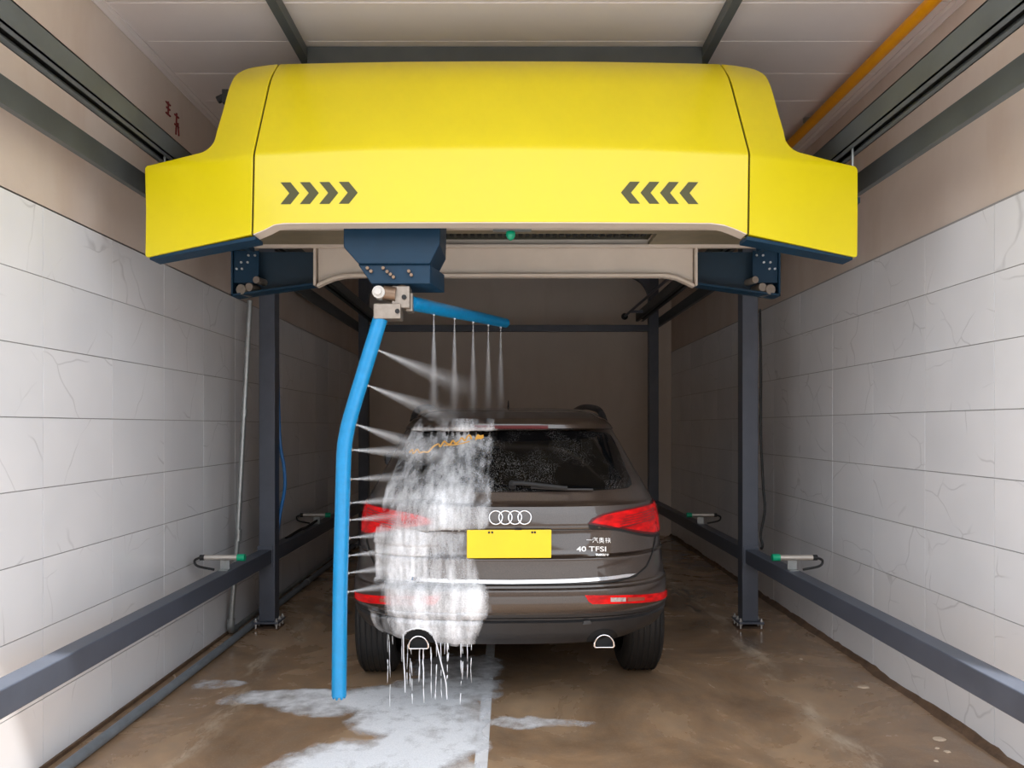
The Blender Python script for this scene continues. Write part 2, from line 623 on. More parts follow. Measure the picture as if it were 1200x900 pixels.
tag(t, 'pale angle trim where right wall meets ceiling', 'trim', kind='structure')

# ragged mortar fillet along the right wall, thin dirt line along the left
mb = MB()
ys = np.arange(BAY_Y0, YB, 0.06)
vs, fs = [], []
for i, yy in enumerate(ys):
    w1 = 0.034 + 0.024 * noise.noise((yy * 2.1, 3.3, 0)) + 0.015 * noise.noise((yy * 9, 1, 0))
    h1 = 0.032 + 0.016 * noise.noise((yy * 3.0, 7.7, 0)) + 0.012 * noise.noise((yy * 11, 5, 0))
    vs += [(XR + 0.004, yy, h1), (XR - 0.008, yy, h1), (XR - w1 * 0.55, yy, 0.016), (XR - w1, yy, -0.003), (XR + 0.004, yy, -0.003)]
for i in range(len(ys) - 1):
    for k in range(5):
        k2 = (k + 1) % 5
        fs.append((i * 5 + k, i * 5 + k2, (i + 1) * 5 + k2, (i + 1) * 5 + k))
mb.add(vs, fs)
b = mb.build('baseboard_right', 'mortar')
tag(b, 'ragged brown mortar fillet at the foot of the right wall', 'baseboard', kind='structure')
b = MB().box(XL - 0.004, XL + 0.012, BAY_Y0, YB, -0.003, 0.02).build('baseboard_left', 'mortar')
tag(b, 'thin brown dirt line at the foot of the left wall', 'baseboard', kind='structure')

strip = MB().box(-0.155, -0.095, 2.0, 5.6, -0.002, 0.004).build('trim_3', 'strip', bevel=0.002)
tag(strip, 'pale wet metal strip let into the middle of the floor', 'trim', kind='structure')

def px_floor(px, py):
    D = 900 * CAM_H / (py - 500)
    return ((px - 596) * D / 900, D)


# lime stains and paint drops on the floor: thin irregular flakes
def flake(name, cx, cy, rx, ry, rot, mat, label, seed, n=18, h=0.003):
    vs, rim = [], []
    for k in range(n):
        a = 2 * math.pi * k / n
        q = 1 + 0.35 * noise.noise((math.cos(a) * 1.4 + seed, math.sin(a) * 1.4, seed * 0.7))
        x, yv = rx * q * math.cos(a), ry * q * math.sin(a)
        rim.append((cx + x * math.cos(rot) - yv * math.sin(rot), cy + x * math.sin(rot) + yv * math.cos(rot)))
    vs = [(x, yv, 0.0) for x, yv in rim] + [(cx + (x - cx) * 0.8, cy + (yv - cy) * 0.8, h) for x, yv in rim]
    fs = [(i, (i + 1) % n, (i + 1) % n + n, i + n) for i in range(n)] + [tuple(range(n, 2 * n))]
    o = MB().add(vs, fs).build(name, mat, origin=(cx, cy, 0))
    return o


for i, (px, py, r, words) in enumerate(((939, 772, 0.014, 'small pale paint drop on floor beside the right steel post'),
                                        (1012, 805, 0.034, 'largest pale paint splash on floor along the right wall'),
                                        (1101, 866, 0.030, 'pale paint splash on floor at the front right corner'),
                                        (1098, 877, 0.012, 'small round paint drop just below the front right splash'),
                                        (1110, 881, 0.016, 'oval pale paint drop nearest the mortar at front right'),
                                        (1097, 892, 0.012, 'lowest pale paint drop on floor at front right'))):
    x, yv = px_floor(px, py)
    o = flake('paint_splash', x, yv, r, r * 0.8, 0.4, 'scale_deposit', words, i * 3.1)
    tag(o, words, 'paint splash', 'paint drops on the floor by the right wall')


# ------------------------------------------------------------------ the steel frame
def post(x0, x1, y0, ztop, label, tall=False):
    cx = (x0 + x1) / 2
    t = empty('steel_post', (cx, y0 + 0.06, 0), label, 'post', 'steel posts of the wash frame')
    MB().box(x0, x1, y0, y0 + 0.12, 0.062, ztop).build('column', 'steel', t, bevel=0.006)
    MB().box(x0 - 0.035, x1 + 0.035, y0 - 0.035, y0 + 0.155, 0.048, 0.062).build('base_plate', 'steel', t, bevel=0.002)
    MB().box(x0 - 0.03, x1 + 0.03, y0 - 0.03, y0 + 0.15, 0.0, 0.012).build('ground_plate', 'mortar', t)
    bs = None
    for ix in (x0 - 0.018, x1 + 0.018):
        for iy in (y0 - 0.018, y0 + 0.06, y0 + 0.138):
            if bs is None:
                bs = MB().cyl((0, 0, 0), (0, 0, 0.088), 0.007, 8).cyl((0, 0, 0.062), (0, 0, 0.074), 0.013, 6).cyl((0, 0, 0.036), (0, 0, 0.048), 0.013, 6).build('bolt', 'bolt')
                bs.parent = t
                bs.location = (ix - cx, iy - y0 - 0.06, 0)
            else:
                inst(bs, 'bolt', (ix - cx, iy - y0 - 0.06, 0), t)
    return t


PI0, PO0 = 1.763, 1.883           # inner and outer face of the posts
p_l = post(-PO0, -PI0, 5.79, 2.93, 'dark grey steel post beside the left conduit, bolted to the floor')
p_r = post(PI0, PO0, 5.79, 2.98, 'dark grey steel post on the right with a black cable down its side')
p_bl = post(-PO0, -PI0, 9.63, 3.45, 'far left steel post against the back wall, behind the blue spray tube')
p_br = post(PI0, PO0, 9.63, 3.45, 'far right steel post against the back wall, right of the car roof')
for t, s in ((p_bl, -1), (p_br, 1)):
    # rounded gusset where the far posts meet the head beam
    n = 8
    pts = [(s * PI0, 3.45), (s * (PI0 - 0.32), 3.45)]
    for k in range(n + 1):
        a = math.pi / 2 * k / n
        pts.append((s * (PI0 - 0.32 + 0.32 * math.sin(a)), 3.13 + 0.30 * math.cos(a)))
    MB().prism_xz(pts, 9.64, 9.74).build('gusset', 'steel', t)
hb = MB().box(-PO0, PO0, 9.63, 9.75, 3.452, 3.57).build('head_beam', 'steel', origin=(0, 9.69, 3.45), bevel=0.005)
tag(hb, 'steel head beam joining the tops of the two far posts', 'beam')
cb = MB().box(-PI0 + 0.001, PI0 - 0.001, 9.64, 9.72, 2.728, 2.808).build('cross_bar', 'steel', origin=(0, 9.68, 2.72), bevel=0.004)
tag(cb, 'dark steel cross bar spanning the back wall above the car', 'beam')


# hanging track: a channel open underneath, lips either side of a black slot
def track(side, x_in, x_out, zb, zt, label):
    s = -1 if side == 'left' else 1
    a, b = s * x_in, s * x_out
    t = empty('overhead_track', ((a + b) / 2, 6.0, zb), label, 'track', 'overhead tracks of the wash gantry')
    w = x_out - x_in
    y0, y1 = BAY_Y0 + 0.1, 10.05
    lo, hi = min(a, b), max(a, b)
    th = 0.006
    mb = MB()
    mb.box(lo, lo + th, y0, y1, zb, zt).box(hi - th, hi, y0, y1, zb, zt).box(lo, hi, y0, y1, zt - th, zt)
    mb.box(lo, lo + w * 0.34, y0, y1, zb, zb + th).box(hi - w * 0.30, hi, y0, y1, zb, zb + th)
    mb.build('channel', 'rail', t)
    MB().box(lo + th, hi - th, y0, y1, zb + 0.03, zb + 0.036).build('slot_back', 'black', t)
    return t


track('left', 1.665, 1.762, 2.862, 2.962, 'dark channel track high on the left, yellow wash gantry hangs below it')
track('right', 1.665, 1.762, 2.905, 3.015, 'dark channel track high on the right, yellow wash gantry hangs below it')

for side, z0, z1, words in (('left', 2.735, 2.842, 'lower dark steel beam along the left wall, under the overhead track'),
                            ('right', 2.790, 2.900, 'lower dark steel beam along the right wall, under the overhead track')):
    s = -1 if side == 'left' else 1
    xa, xb = sorted((s * (PO0 + 0.001), s * (PO0 + 0.036)))
    o = MB().box(xa, xb, BAY_Y0 + 0.1, 9.75, z0, z1).build('side_beam', 'rail', origin=(s * 1.9, 6, z0), bevel=0.003)
    tag(o, words, 'beam', 'long side beams of the wash frame')

# low guard bars: front and rear length on each side
for side, y0, y1, words in (('left', BAY_Y0 + 0.15, 5.789, 'low grey guard bar along the left wall from foreground to post'),
                            ('left', 5.911, 9.629, 'low grey guard bar on the left running behind the post to the back'),
                            ('right', BAY_Y0 + 0.15, 5.789, 'low grey guard bar along the right wall from foreground to post'),
                            ('right', 5.911, 9.629, 'low grey guard bar on the right running behind the post to the back')):
    s = -1 if side == 'left' else 1
    xa, xb = sorted((s * 1.782, s * 1.876))
    t = empty('guard_bar', (s * 1.83, (y0 + y1) / 2, 0.5), words, 'guard bar', 'low guard bars beside the car lane')
    MB().box(xa, xb, y0, y1, 0.50, 0.605).build('bar', 'steel', t, bevel=0.005)
    ye = y1 if y0 < 5 else y0
    d = -0.012 if y0 < 5 else 0.0
    MB().box(xa - 0.014, xb + 0.006, ye + d, ye + d + 0.012, 0.472, 0.633).build('weld_plate', 'steel', t, bevel=0.002)

# ceiling steelwork
for xa, xb, words in ((-1.20, -1.15, 'thin dark beam under ceiling running lengthwise, left of two'),
                      (1.105, 1.155, 'thin dark beam under ceiling running lengthwise, right of two')):
    o = MB().box(xa, xb, BAY_Y0 + 0.02, YB - 0.02, 3.632, 3.699).build('ceiling_beam', 'rail', origin=((xa + xb) / 2, 6, 3.63), bevel=0.003)
    tag(o, words, 'beam', 'lengthwise ceiling beams')
o = MB().box(-1.149, 1.104, 4.38, 4.44, 3.60, 3.699).build('ceiling_beam', 'rail', origin=(0, 4.4, 3.6), bevel=0.003)
tag(o, 'dark cross beam under ceiling just above the yellow gantry', 'beam')

t = empty('gas_pipe', (2.1, 6, 3.63), 'amber yellow pipe running along the ceiling above the right wall', 'pipe')
MB().cyl((2.1, BAY_Y0 + 0.05, 3.638), (2.1, YB - 0.01, 3.638), 0.032, 16).build('pipe_run', 'yellow_pipe', t, smooth=True)
for yy in (2.6, 5.4, 8.2):
    MB().cbox(2.1, yy, 3.685, 0.05, 0.03, 0.03).build('pipe_clip', 'galv', t)

# leaning galvanised conduit on the left wall, its elbow, and the run along the wall foot
t = empty('conduit', (-2.03, 5.6, 0), 'thin galvanised conduit leaning against the left wall in front of the post', 'pipe')
path = [(-1.885, 5.6, 2.45), (-1.93, 5.6, 1.6), (-1.975, 5.6, 0.75), (-2.025, 5.6, 0.09)]
MB().tube(smooth_path(path, 5), 0.019, 12).build('upright_pipe', 'galv', t, smooth=True)
for pa, pb in (((-1.972, 5.6, 0.70), (-1.968, 5.6, 0.78)), ((-1.929, 5.6, 1.60), (-1.926, 5.6, 1.66))):
    MB().cyl(pa, pb, 0.024, 12).build('coupling', 'galv', t, smooth=True)
MB().tube(smooth_path([(-2.022, 5.6, 0.13), (-2.027, 5.605, 0.06), (-2.03, 5.65, 0.035), (-2.032, 5.72, 0.033)], 5), 0.027, 12).build('elbow', 'galv', t, smooth=True)
MB().cyl((-2.032, 5.70, 0.033), (-2.04, 10.6, 0.033), 0.018, 10).build('floor_run', 'galv', t, smooth=True)
t = empty('floor_pipe', (-1.95, 6, 0), 'thick grey pipe lying on the floor along the foot of left wall', 'pipe')
MB().tube([(-1.965, 2.1, 0.027), (-1.95, 4.2, 0.027), (-1.945, 5.4, 0.027), (-1.95, 7.5, 0.027), (-1.96, 10.7, 0.027)], 0.026, 16).build('pipe_run', 'grey_pipe', t, smooth=True)
for yy in (7.4, 9.0):
    MB().tube([(-1.952, yy, 0.027), (-1.952, yy + 0.05, 0.027)], 0.031, 14).build('pipe_joint', 'galv', t, smooth=True)


# photo-electric eyes on the guard bars
def eye(side, y, label):
    s = -1 if side == 'left' else 1
    x = s * 1.83
    t = empty('sensor', (x, y, 0.605), label, 'sensor', 'sensors on the guard bars')
    z = 0.69
    MB().cyl((x + s * 0.12, y, z), (x - s * 0.09, y, z), 0.018, 14).build('barrel', 'stainless_tube', t, smooth=True)
    MB().cyl((x - s * 0.09, y, z), (x - s * 0.138, y, z), 0.023, 14).build('green_cap', 'green', t, smooth=True)
    MB().cyl((x + s * 0.12, y, z), (x + s * 0.15, y, z), 0.018, 10).build('cable_gland', 'rubber', t, smooth=True)
    MB().tube(smooth_path([(x + s * 0.15, y, z), (x + s * 0.185, y, z - 0.02), (x + s * 0.165, y, z - 0.055), (x + s * 0.06, y, z - 0.078)], 6), 0.008, 8).build('cable', 'rubber', t, smooth=True)
    MB().box(x - 0.03, x + 0.03, y - 0.012, y + 0.03, 0.605, 0.611).box(x - 0.03, x + 0.03, y + 0.024, y + 0.03, 0.605, z).build('bracket', 'galv', t)
    return t


eye('left', 4.93, 'silver sensor with green cap on left guard bar in front of post')
eye('left', 7.30, 'silver sensor with green cap on left guard bar, farther one behind post')
eye('right', 4.93, 'silver sensor with green cap on right guard bar in front of post')
eye('right', 7.30, 'silver sensor with green cap on right guard bar, farther one behind post')

# cables by the posts
c = MB().tube(smooth_path([(1.905, 5.82, 2.42), (1.912, 5.82, 2.0), (1.908, 5.81, 1.5), (1.925, 5.81, 1.1), (1.935, 5.80, 0.9), (1.905, 5.80, 0.72), (1.915, 5.79, 0.635), (1.90, 5.775, 0.612)], 6), 0.010, 8)
c = c.build('cable', 'rubber', smooth=True, origin=(1.905, 5.8, 0.6))
tag(c, 'black cable hanging loosely down the right steel post', 'cable')
c = MB().tube(smooth_path([(-1.785, 5.935, 2.3), (-1.782, 5.93, 1.9), (-1.765, 5.93, 1.42), (-1.735, 5.935, 1.22), (-1.73, 5.935, 1.05), (-1.765, 5.935, 0.86), (-1.79, 5.93, 0.66)], 6), 0.013, 8)
c = c.build('hose', 'hose_blue', smooth=True, origin=(-1.78, 5.93, 0.6))
tag(c, 'thin blue hose bulging from behind the left steel post', 'hose')
c = MB().tube(smooth_path([(-1.84, 6.35, 0.607), (-1.82, 6.7, 0.63), (-1.835, 7.0, 0.618), (-1.82, 7.28, 0.64)], 6), 0.012, 8)
c = c.build('cable', 'rubber', smooth=True, origin=(-1.83, 6.8, 0.605))
tag(c, 'black cable lying on the far left guard bar behind post', 'cable')
t = empty('tie_rod', (1.5, 8, 2.95), 'thin dark rod with a ball end beside the far right track', 'rod')
MB().cyl((1.54, 7.2, 2.955), (1.50, 9.95, 2.955), 0.016, 10).build('rod', 'steel', t, smooth=True)
mb = MB()
mb.tube([(1.50, 9.93 + 0.045 * math.sin(a), 2.955) for a in np.linspace(-1.57, 1.57, 7)], [max(0.004, 0.045 * math.cos(a)) for a in np.linspace(-1.57, 1.57, 7)], 12)
mb.build('ball_end', 'rubber', t, smooth=True)
MB().box(1.50, 1.67, 9.5, 9.53, 2.94, 2.97).build('bracket', 'steel', t)


# ------------------------------------------------------------------ the yellow wash gantry
GD = 3.50                      # distance of its front face
gan = empty('wash_gantry', (0, 4.1, 2.3), 'bright yellow touchless car wash gantry hanging across the bay with black arrows', 'car wash machine')
ZCR = 2.81


def gdepth(x, z):
    xc = x + 0.037
    d = GD
    d += 0.02 * (xc / 1.14) ** 2 if abs(xc) < 1.14 else 0.02 + (abs(xc) - 1.14) * 0.24
    crease = ZCR - 0.03 * min(1.4, (xc / 1.14) ** 2)
    if z > crease:
        t = (z - crease)
        d += 0.46 * t + 0.14 * max(0, z - 3.16) ** 2 * 14
    return d


def gfront(x, z):
    return (x, gdepth(x, z), z)


def goff(k, dz=0.0):
    return lambda x, z: (x, gdepth(x, z) + k, z + dz)


def arc(cx, cz, r, a0, a1, n=7):
    return [(cx + r * math.cos(math.radians(a0 + (a1 - a0) * k / n)), cz + r * math.sin(math.radians(a0 + (a1 - a0) * k / n))) for k in range(n + 1)]


ztop = 3.345
seam_l = [(-1.176, 2.412), (-1.168, 2.79), (-1.150, ztop)]
seam_r = [(1.100, 2.412), (1.105, 2.79), (1.062, ztop)]
bot = [(-1.172, 2.412), (-1.12, 2.432), (-1.075, 2.455), (-1.03, 2.462), (0.93, 2.462), (0.985, 2.455), (1.04, 2.436), (1.096, 2.412)]
cen = bot + [(seam_r[1][0] - 0.004, 2.79), (seam_r[2][0] - 0.004, ztop), (-1.146, ztop), (-1.164, 2.79)]
uc = list(np.linspace(-1.1, 1.05, 30))
vc = [2.44, 2.5, 2.6, 2.7, 2.755, 2.77, 2.785, 2.80, 2.82, 2.9, 3.0, 3.1, 3.16, 3.2, 3.24, 3.27, 3.29]
patch2d(cen, uc, vc, gfront, goff(0.03)).build('front_panel', 'yellow', gan, smooth=True, bevel=0.004, angle=50)
# side wings: head curves in, then a wing reaching out under the track
wl_poly = [(-1.180, 2.412), (-1.172, 2.79), (-1.154, ztop), (-1.24, ztop)] + arc(-1.275, ztop - 0.09, 0.09, 86, 172, 7)
wl_poly += [(-1.376, 3.05), (-1.386, 2.93)] + arc(-1.466, 2.895, 0.08, 0, -75, 7) + [(-1.60, 2.79)] + arc(-1.708, 2.752, 0.022, 75, 180, 4) + [(-1.725, 2.55)] + arc(-1.716, 2.348, 0.012, 180, 265, 3)
wr_poly = [(1.104, 2.412), (1.109, 2.79), (1.066, ztop - 0.002), (1.15, ztop - 0.008)] + arc(1.195, ztop - 0.095, 0.085, 80, 8, 7)
wr_poly += [(1.294, 3.05), (1.304, 2.93)] + arc(1.384, 2.895, 0.08, 180, 256, 7) + [(1.54, 2.783)] + arc(1.636, 2.745, 0.024, 100, 0, 4) + [(1.660, 2.55)] + arc(1.646, 2.348, 0.012, 0, -85, 3)
vcw = [2.5, 2.6, 2.7, 2.74, 2.755, 2.77, 2.785, 2.82, 2.9, 3.0, 3.1, 3.16, 3.2, 3.24]
patch2d(wl_poly, list(np.linspace(-1.7, -1.2, 12)), vcw, gfront, goff(0.085)).build('side_panel', 'yellow', gan, smooth=True, bevel=0.012, angle=50)
patch2d(wr_poly, list(np.linspace(1.13, 1.64, 12)), vcw, gfront, goff(0.085)).build('side_panel', 'yellow', gan, smooth=True, bevel=0.012, angle=50)
# dark gap behind the two seams
for s in (seam_l, seam_r):
    poly = [(x - 0.012, z) for x, z in s] + [(x + 0.012, z) for x, z in reversed(s)]
    patch2d(poly, [], [2.6, 2.7, 2.78, 2.82, 2.9, 3.0, 3.1, 3.2], goff(0.012), goff(0.05)).build('seam_backing', 'black', gan)
# arrows
for base, dirn in ((-1.044, 1), (0.868, -1)):
    for k in range(4):
        x0 = base + dirn * 0.0895 * k
        w, th, hh, zc = 0.052, 0.040, 0.050, 2.598
        x0 += 0.0
        pl = [(x0, zc - hh), (x0 + dirn * 0.046, zc - hh), (x0 + dirn * 0.087, zc), (x0 + dirn * 0.046, zc + hh), (x0, zc + hh), (x0 + dirn * 0.041, zc)]
        patch2d(pl, [], [zc], goff(-0.0015), goff(0.002)).build('arrow', 'arrow', gan)
# cream return lip under the front edge
fr = lambda u, v: (u, gdepth(u, 2.5) + 0.002 + (v) * 0.085, np.interp(u, [p[0] for p in bot], [p[1] for p in bot]) - 0.003 - 0.002 * v)
bk = lambda u, v: (u, gdepth(u, 2.5) + 0.002 + (v) * 0.085, np.interp(u, [p[0] for p in bot], [p[1] for p in bot]) + 0.008)
patch2d([(-1.17, 0), (1.09, 0), (1.09, 1), (-1.17, 1)], list(np.linspace(-1.15, 1.07, 60)), [], fr, bk).build('return_lip', 'cream', gan, smooth=True)
# navy floor pans of the wings
for s, xa, xb in ((-1, -1.71, -1.165), (1, 1.095, 1.64)):
    zi, zo = 2.398, 2.334
    za, zb = (zo, zi) if s < 0 else (zi, zo)
    def pan(dz):
        return lambda u, v: (u, gdepth(u, 2.5) + 0.012 + v * 0.11, za + (zb - za) * (u - xa) / (xb - xa) + dz)
    patch2d([(xa, 0), (xb, 0), (xb, 1), (xa, 1)], list(np.linspace(xa, xb, 8)), [], pan(-0.008), pan(0.008)).build('wing_pan', 'navy', gan)
# top cover and back shell
patch2d([(-1.15, 0), (1.06, 0), (1.06, 1), (-1.15, 1)], list(np.linspace(-1.1, 1.0, 12)), [0.2, 0.4, 0.6, 0.8],
        lambda u, v: (u, 3.86 + v * 0.80, ztop + 0.01 - 0.05 * (2 * v - 1) ** 4), lambda u, v: (u, 3.86 + v * 0.80, ztop - 0.02 - 0.05 * (2 * v - 1) ** 4)).build('top_cover', 'yellow', gan, smooth=True)
YB2 = 4.75
bot2 = [(-1.178, 2.402), (-1.13, 2.425), (-1.06, 2.452), (-0.99, 2.464), (0.97, 2.464), (1.03, 2.452), (1.09, 2.425), (1.14, 2.402)]
pl = bot2 + [(1.14, 2.73), (-1.178, 2.73)]
patch2d(pl, list(np.linspace(-1.1, 1.1, 14)), [], lambda u, v: (u, YB2 + 0.002, v), lambda u, v: (u, YB2 + 0.02, v)).build('inner_liner', 'cream', gan)
pl = bot2 + [(1.15, 2.9), (1.08, 3.26), (-1.15, 3.26), (-1.18, 2.9)]
patch2d(pl, list(np.linspace(-1.1, 1.1, 14)), [2.7, 2.9, 3.1], lambda u, v: (u, YB2 + 0.021, v), lambda u, v: (u, YB2 + 0.06 - 0.3 * max(0, v - 2.9), v)).build('back_panel', 'yellow', gan)
fr = lambda u, v: (u, YB2 - 0.035 + v * 0.05, np.interp(u, [p[0] for p in bot2], [p[1] for p in bot2]) - 0.014)
bk = lambda u, v: (u, YB2 - 0.035 + v * 0.05, np.interp(u, [p[0] for p in bot2], [p[1] for p in bot2]) + 0.004)
patch2d([(-1.178, 0), (1.14, 0), (1.14, 1), (-1.178, 1)], list(np.linspace(-1.15, 1.11, 60)), [], fr, bk).build('back_lip', 'cream', gan, smooth=True)
for xa in (-1.20, 1.147):
    MB().box(xa, xa + 0.015, YB2 - 0.03, YB2 + 0.02, 2.40, 2.64).build('liner_edge', 'cream', gan)
# roof of the machine seen from below: plates, dark chain slot, edge bars
MB().box(-1.60, 1.56, 3.76, 4.30, 2.655, 2.67).box(-1.60, 1.56, 4.33, 4.44, 2.645, 2.67).box(0.86, 1.56, 4.44, 4.74, 2.645, 2.67).box(-1.60, -0.42, 4.44, 4.74, 2.645, 2.67).build('under_plate', 'olive', gan)
MB().box(-0.42, 0.86, 4.44, 4.74, 2.685, 2.70).build('chain_slot', 'olive_dark', gan)
mb = MB()
for k in range(30):
    mb.cbox(-0.38 + k * 0.041, 4.60, 2.676, 0.024, 0.05, 0.016)
mb.build('drive_chain', 'black', gan)
MB().box(-1.60, 1.56, 4.30, 4.325, 2.635, 2.66).box(-1.66, 1.62, 4.70, 4.735, 2.628, 2.645).build('edge_bar', 'cream', gan)
MB().box(-1.60, 1.56, 3.80, 3.84, 2.60, 2.68).box(-1.60, -1.56, 3.8, 4.72, 2.60, 2.70).box(1.52, 1.56, 3.8, 4.72, 2.60, 2.70).build('frame_beam', 'navy', gan, bevel=0.003)
# hanger rods into the tracks
for x, zt in ((-1.702, 2.90), (1.702, 2.945)):
    for yy in (3.80, 4.62):
        MB().cyl((x, yy, 2.64), (x, yy, zt), 0.006, 8).build('hanger_rod', 'galv', gan)
for yy in (3.80, 4.62):
    for xa, xb in ((-1.73, -1.56), (1.52, 1.73)):
        MB().box(xa, xb, yy - 0.02, yy + 0.02, 2.63, 2.66).build('hanger_arm', 'navy', gan)
# open navy end boxes at the back with plates, bolts and rollers
for s in (-1, 1):
    xo, xi = (-1.71, -1.205) if s < 0 else (1.675, 1.167)
    za, zi = 2.335, 2.405
    y0 = YB2 - 0.02
    mb = MB()
    lo = [(xo, 2.628), (xo, za), (xo - s * 0.02, za - 0.002), (xi, zi), (xi, 2.628)]
    mb.prism_xz(lo, y0 + 0.10, y0 + 0.11)
    mb.build('box_back', 'navy_dark', gan)
    MB().prism_xz([(xo, za), (xi, zi), (xi, zi + 0.012), (xo, za + 0.012)], y0, y0 + 0.1).prism_xz([(xo, za), (xo - s * 0.01, za), (xo - s * 0.01, 2.628), (xo, 2.628)], y0, y0 + 0.1).build('box_rim', 'navy', gan)
    MB().prism_xz([(xo - s * 0.012, 2.618), (xo - s * 0.165, 2.618), (xo - s * 0.165, 2.47), (xo - s * 0.13, 2.42), (xo - s * 0.012, 2.42)], y0 + 0.02, y0 + 0.03).build('bolt_plate', 'navy', gan)
    bs = None
    for (dx, z) in ((0.135, 2.588), (0.095, 2.588), (0.09, 2.545), (0.05, 2.545), (0.055, 2.505), (0.022, 2.505)):
        MB().cyl((xo - s * (dx + 0.008), y0 + 0.01, z), (xo - s * (dx + 0.008), y0 + 0.02, z), 0.007, 8).build('bolt', 'bolt', gan)
    for (dx, z, r) in ((0.06, 2.375, 0.032), (0.11, 2.39, 0.026), (0.155, 2.435, 0.022)):
        MB().tube([(xo - s * dx, y0 + 0.0, z), (xo - s * (dx + 0.02), y0 + 0.1, z)], r, 12).build('roller', 'stainless', gan, smooth=True)
# green indicator on its bracket
MB().box(-0.075, 0.11, 3.70, 3.73, 2.475, 2.482).build('indicator_bracket', 'galv', gan)
mb = MB()
mb.tube([(0.01, 3.72, 2.478), (0.01, 3.72, 2.470), (0.01, 3.72, 2.455), (0.01, 3.72, 2.440), (0.01, 3.72, 2.432)], [0.018, 0.023, 0.023, 0.016, 0.004], 14)
mb.build('indicator_lamp', 'green', gan, smooth=True)
# junction box glimpsed behind the left head panel
MB().cbox(-1.44, 3.95, 3.22, 0.05, 0.06, 0.07).cyl((-1.46, 3.94, 3.22), (-1.49, 3.93, 3.20), 0.02, 8).build('cable_entry', 'black', gan, bevel=0.004)
MB().tube(smooth_path([(-1.45, 3.95, 3.05), (-1.455, 3.95, 2.98), (-1.49, 3.95, 2.90), (-1.53, 3.95, 2.86)], 5), 0.009, 8).build('cable', 'galv', gan, smooth=True)

# ------------------------------------------------------------------ the spraying arm under its navy carriage
arm = empty('spray_arm', (-0.55, 3.75, 2.2), 'sky blue L-shaped spray arm hanging from a navy carriage left of the car', 'spray arm')
AY = 3.70
up_poly = [(-0.785, 2.595), (-0.785, 2.385), (-0.715, 2.305), (-0.375, 2.305), (-0.327, 2.40), (-0.322, 2.595)]
MB().prism_xz(up_poly, AY - 0.05, AY + 0.30).build('carriage_cover', 'navy', arm, bevel=0.006)
MB().add([(-0.72, AY - 0.03, 2.306), (-0.375, AY - 0.03, 2.306), (-0.327, AY + 0.22, 2.306), (-0.72, AY + 0.22, 2.306),
          (-0.655, AY - 0.035, 2.213), (-0.375, AY - 0.035, 2.213), (-0.327, AY + 0.22, 2.213), (-0.655, AY + 0.22, 2.213)],
         [(0, 1, 2, 3), (7, 6, 5, 4), (0, 4, 5, 1), (1, 5, 6, 2), (2, 6, 7, 3), (3, 7, 4, 0)]).build('carriage_base', 'navy', arm, bevel=0.004)
for (x, z) in ((-0.672, 2.285), (-0.655, 2.27), (-0.597, 2.285), (-0.578, 2.268), (-0.562, 2.255), (-0.548, 2.242), (-0.475, 2.27), (-0.463, 2.252)):
    MB().cyl((x, AY - 0.05, z), (x, AY - 0.03, z), 0.008, 8).build('bolt', 'brass', arm, smooth=True)
MB().cyl((-0.515, AY + 0.02, 2.30), (-0.515, AY + 0.02, 2.19), 0.020, 14).build('pivot_shaft', 'brass', arm, smooth=True)
MB().box(-0.56, -0.475, AY - 0.02, AY + 0.08, 2.10, 2.205).build('swivel_block', 'stainless', arm, bevel=0.004)
MB().cyl((-0.60, AY - 0.01, 2.172), (-0.54, AY - 0.01, 2.165), 0.036, 16).build('rotary_joint', 'brass', arm, smooth=True)
MB().cyl((-0.618, AY - 0.055, 2.17), (-0.618, AY + 0.02, 2.17), 0.030, 16).cyl((-0.618, AY - 0.075, 2.17), (-0.618, AY - 0.055, 2.17), 0.016, 10).build('white_coupling', 'white_plastic', arm, smooth=True)
MB().box(-0.645, -0.515, AY - 0.04, AY + 0.06, 2.045, 2.118).build('elbow_block', 'stainless', arm, bevel=0.005)
MB().cyl((-0.53, AY - 0.045, 2.08), (-0.53, AY - 0.04, 2.08), 0.012, 8).cyl((-0.50, AY - 0.03, 2.15), (-0.50, AY - 0.02, 2.15), 0.012, 8).build('socket_screw', 'rubber', arm)
vert = [(-0.618, AY, 2.05), (-0.655, AY, 1.93), (-0.71, AY, 1.75), (-0.758, AY, 1.59), (-0.780, AY, 1.50), (-0.793, AY, 1.40), (-0.802, AY, 1.10), (-0.812, AY, 0.70), (-0.817, AY, 0.235)]
vpath = smooth_path(vert, 6)
MB().tube(vpath, 0.036, 16).build('upright_tube', 'sky_blue', arm, smooth=True)
mb = MB()
for k in range(7):
    a = k * 0.9
    mb.tube([(-0.817 + 0.026 * math.cos(a), AY + 0.026 * math.sin(a), 0.237), (-0.817 + 0.026 * math.cos(a), AY + 0.026 * math.sin(a), 0.222)], [0.009, 0.005], 8)
mb.build('end_brush', 'sky_blue', arm, smooth=True)
H0, H1 = Vector((-0.480, AY + 0.06, 2.135)), Vector((-0.022, 4.90, 2.192))
MB().tube([H0, H0.lerp(H1, 0.5), H1, H1 + (H1 - H0).normalized() * 0.012], [0.036, 0.034, 0.031, 0.02], 16).build('overhead_tube', 'sky_blue', arm, smooth=True)
MB().box(-0.50, -0.465, AY + 0.02, AY + 0.10, 2.09, 2.18).build('tube_socket', 'stainless', arm, bevel=0.004)

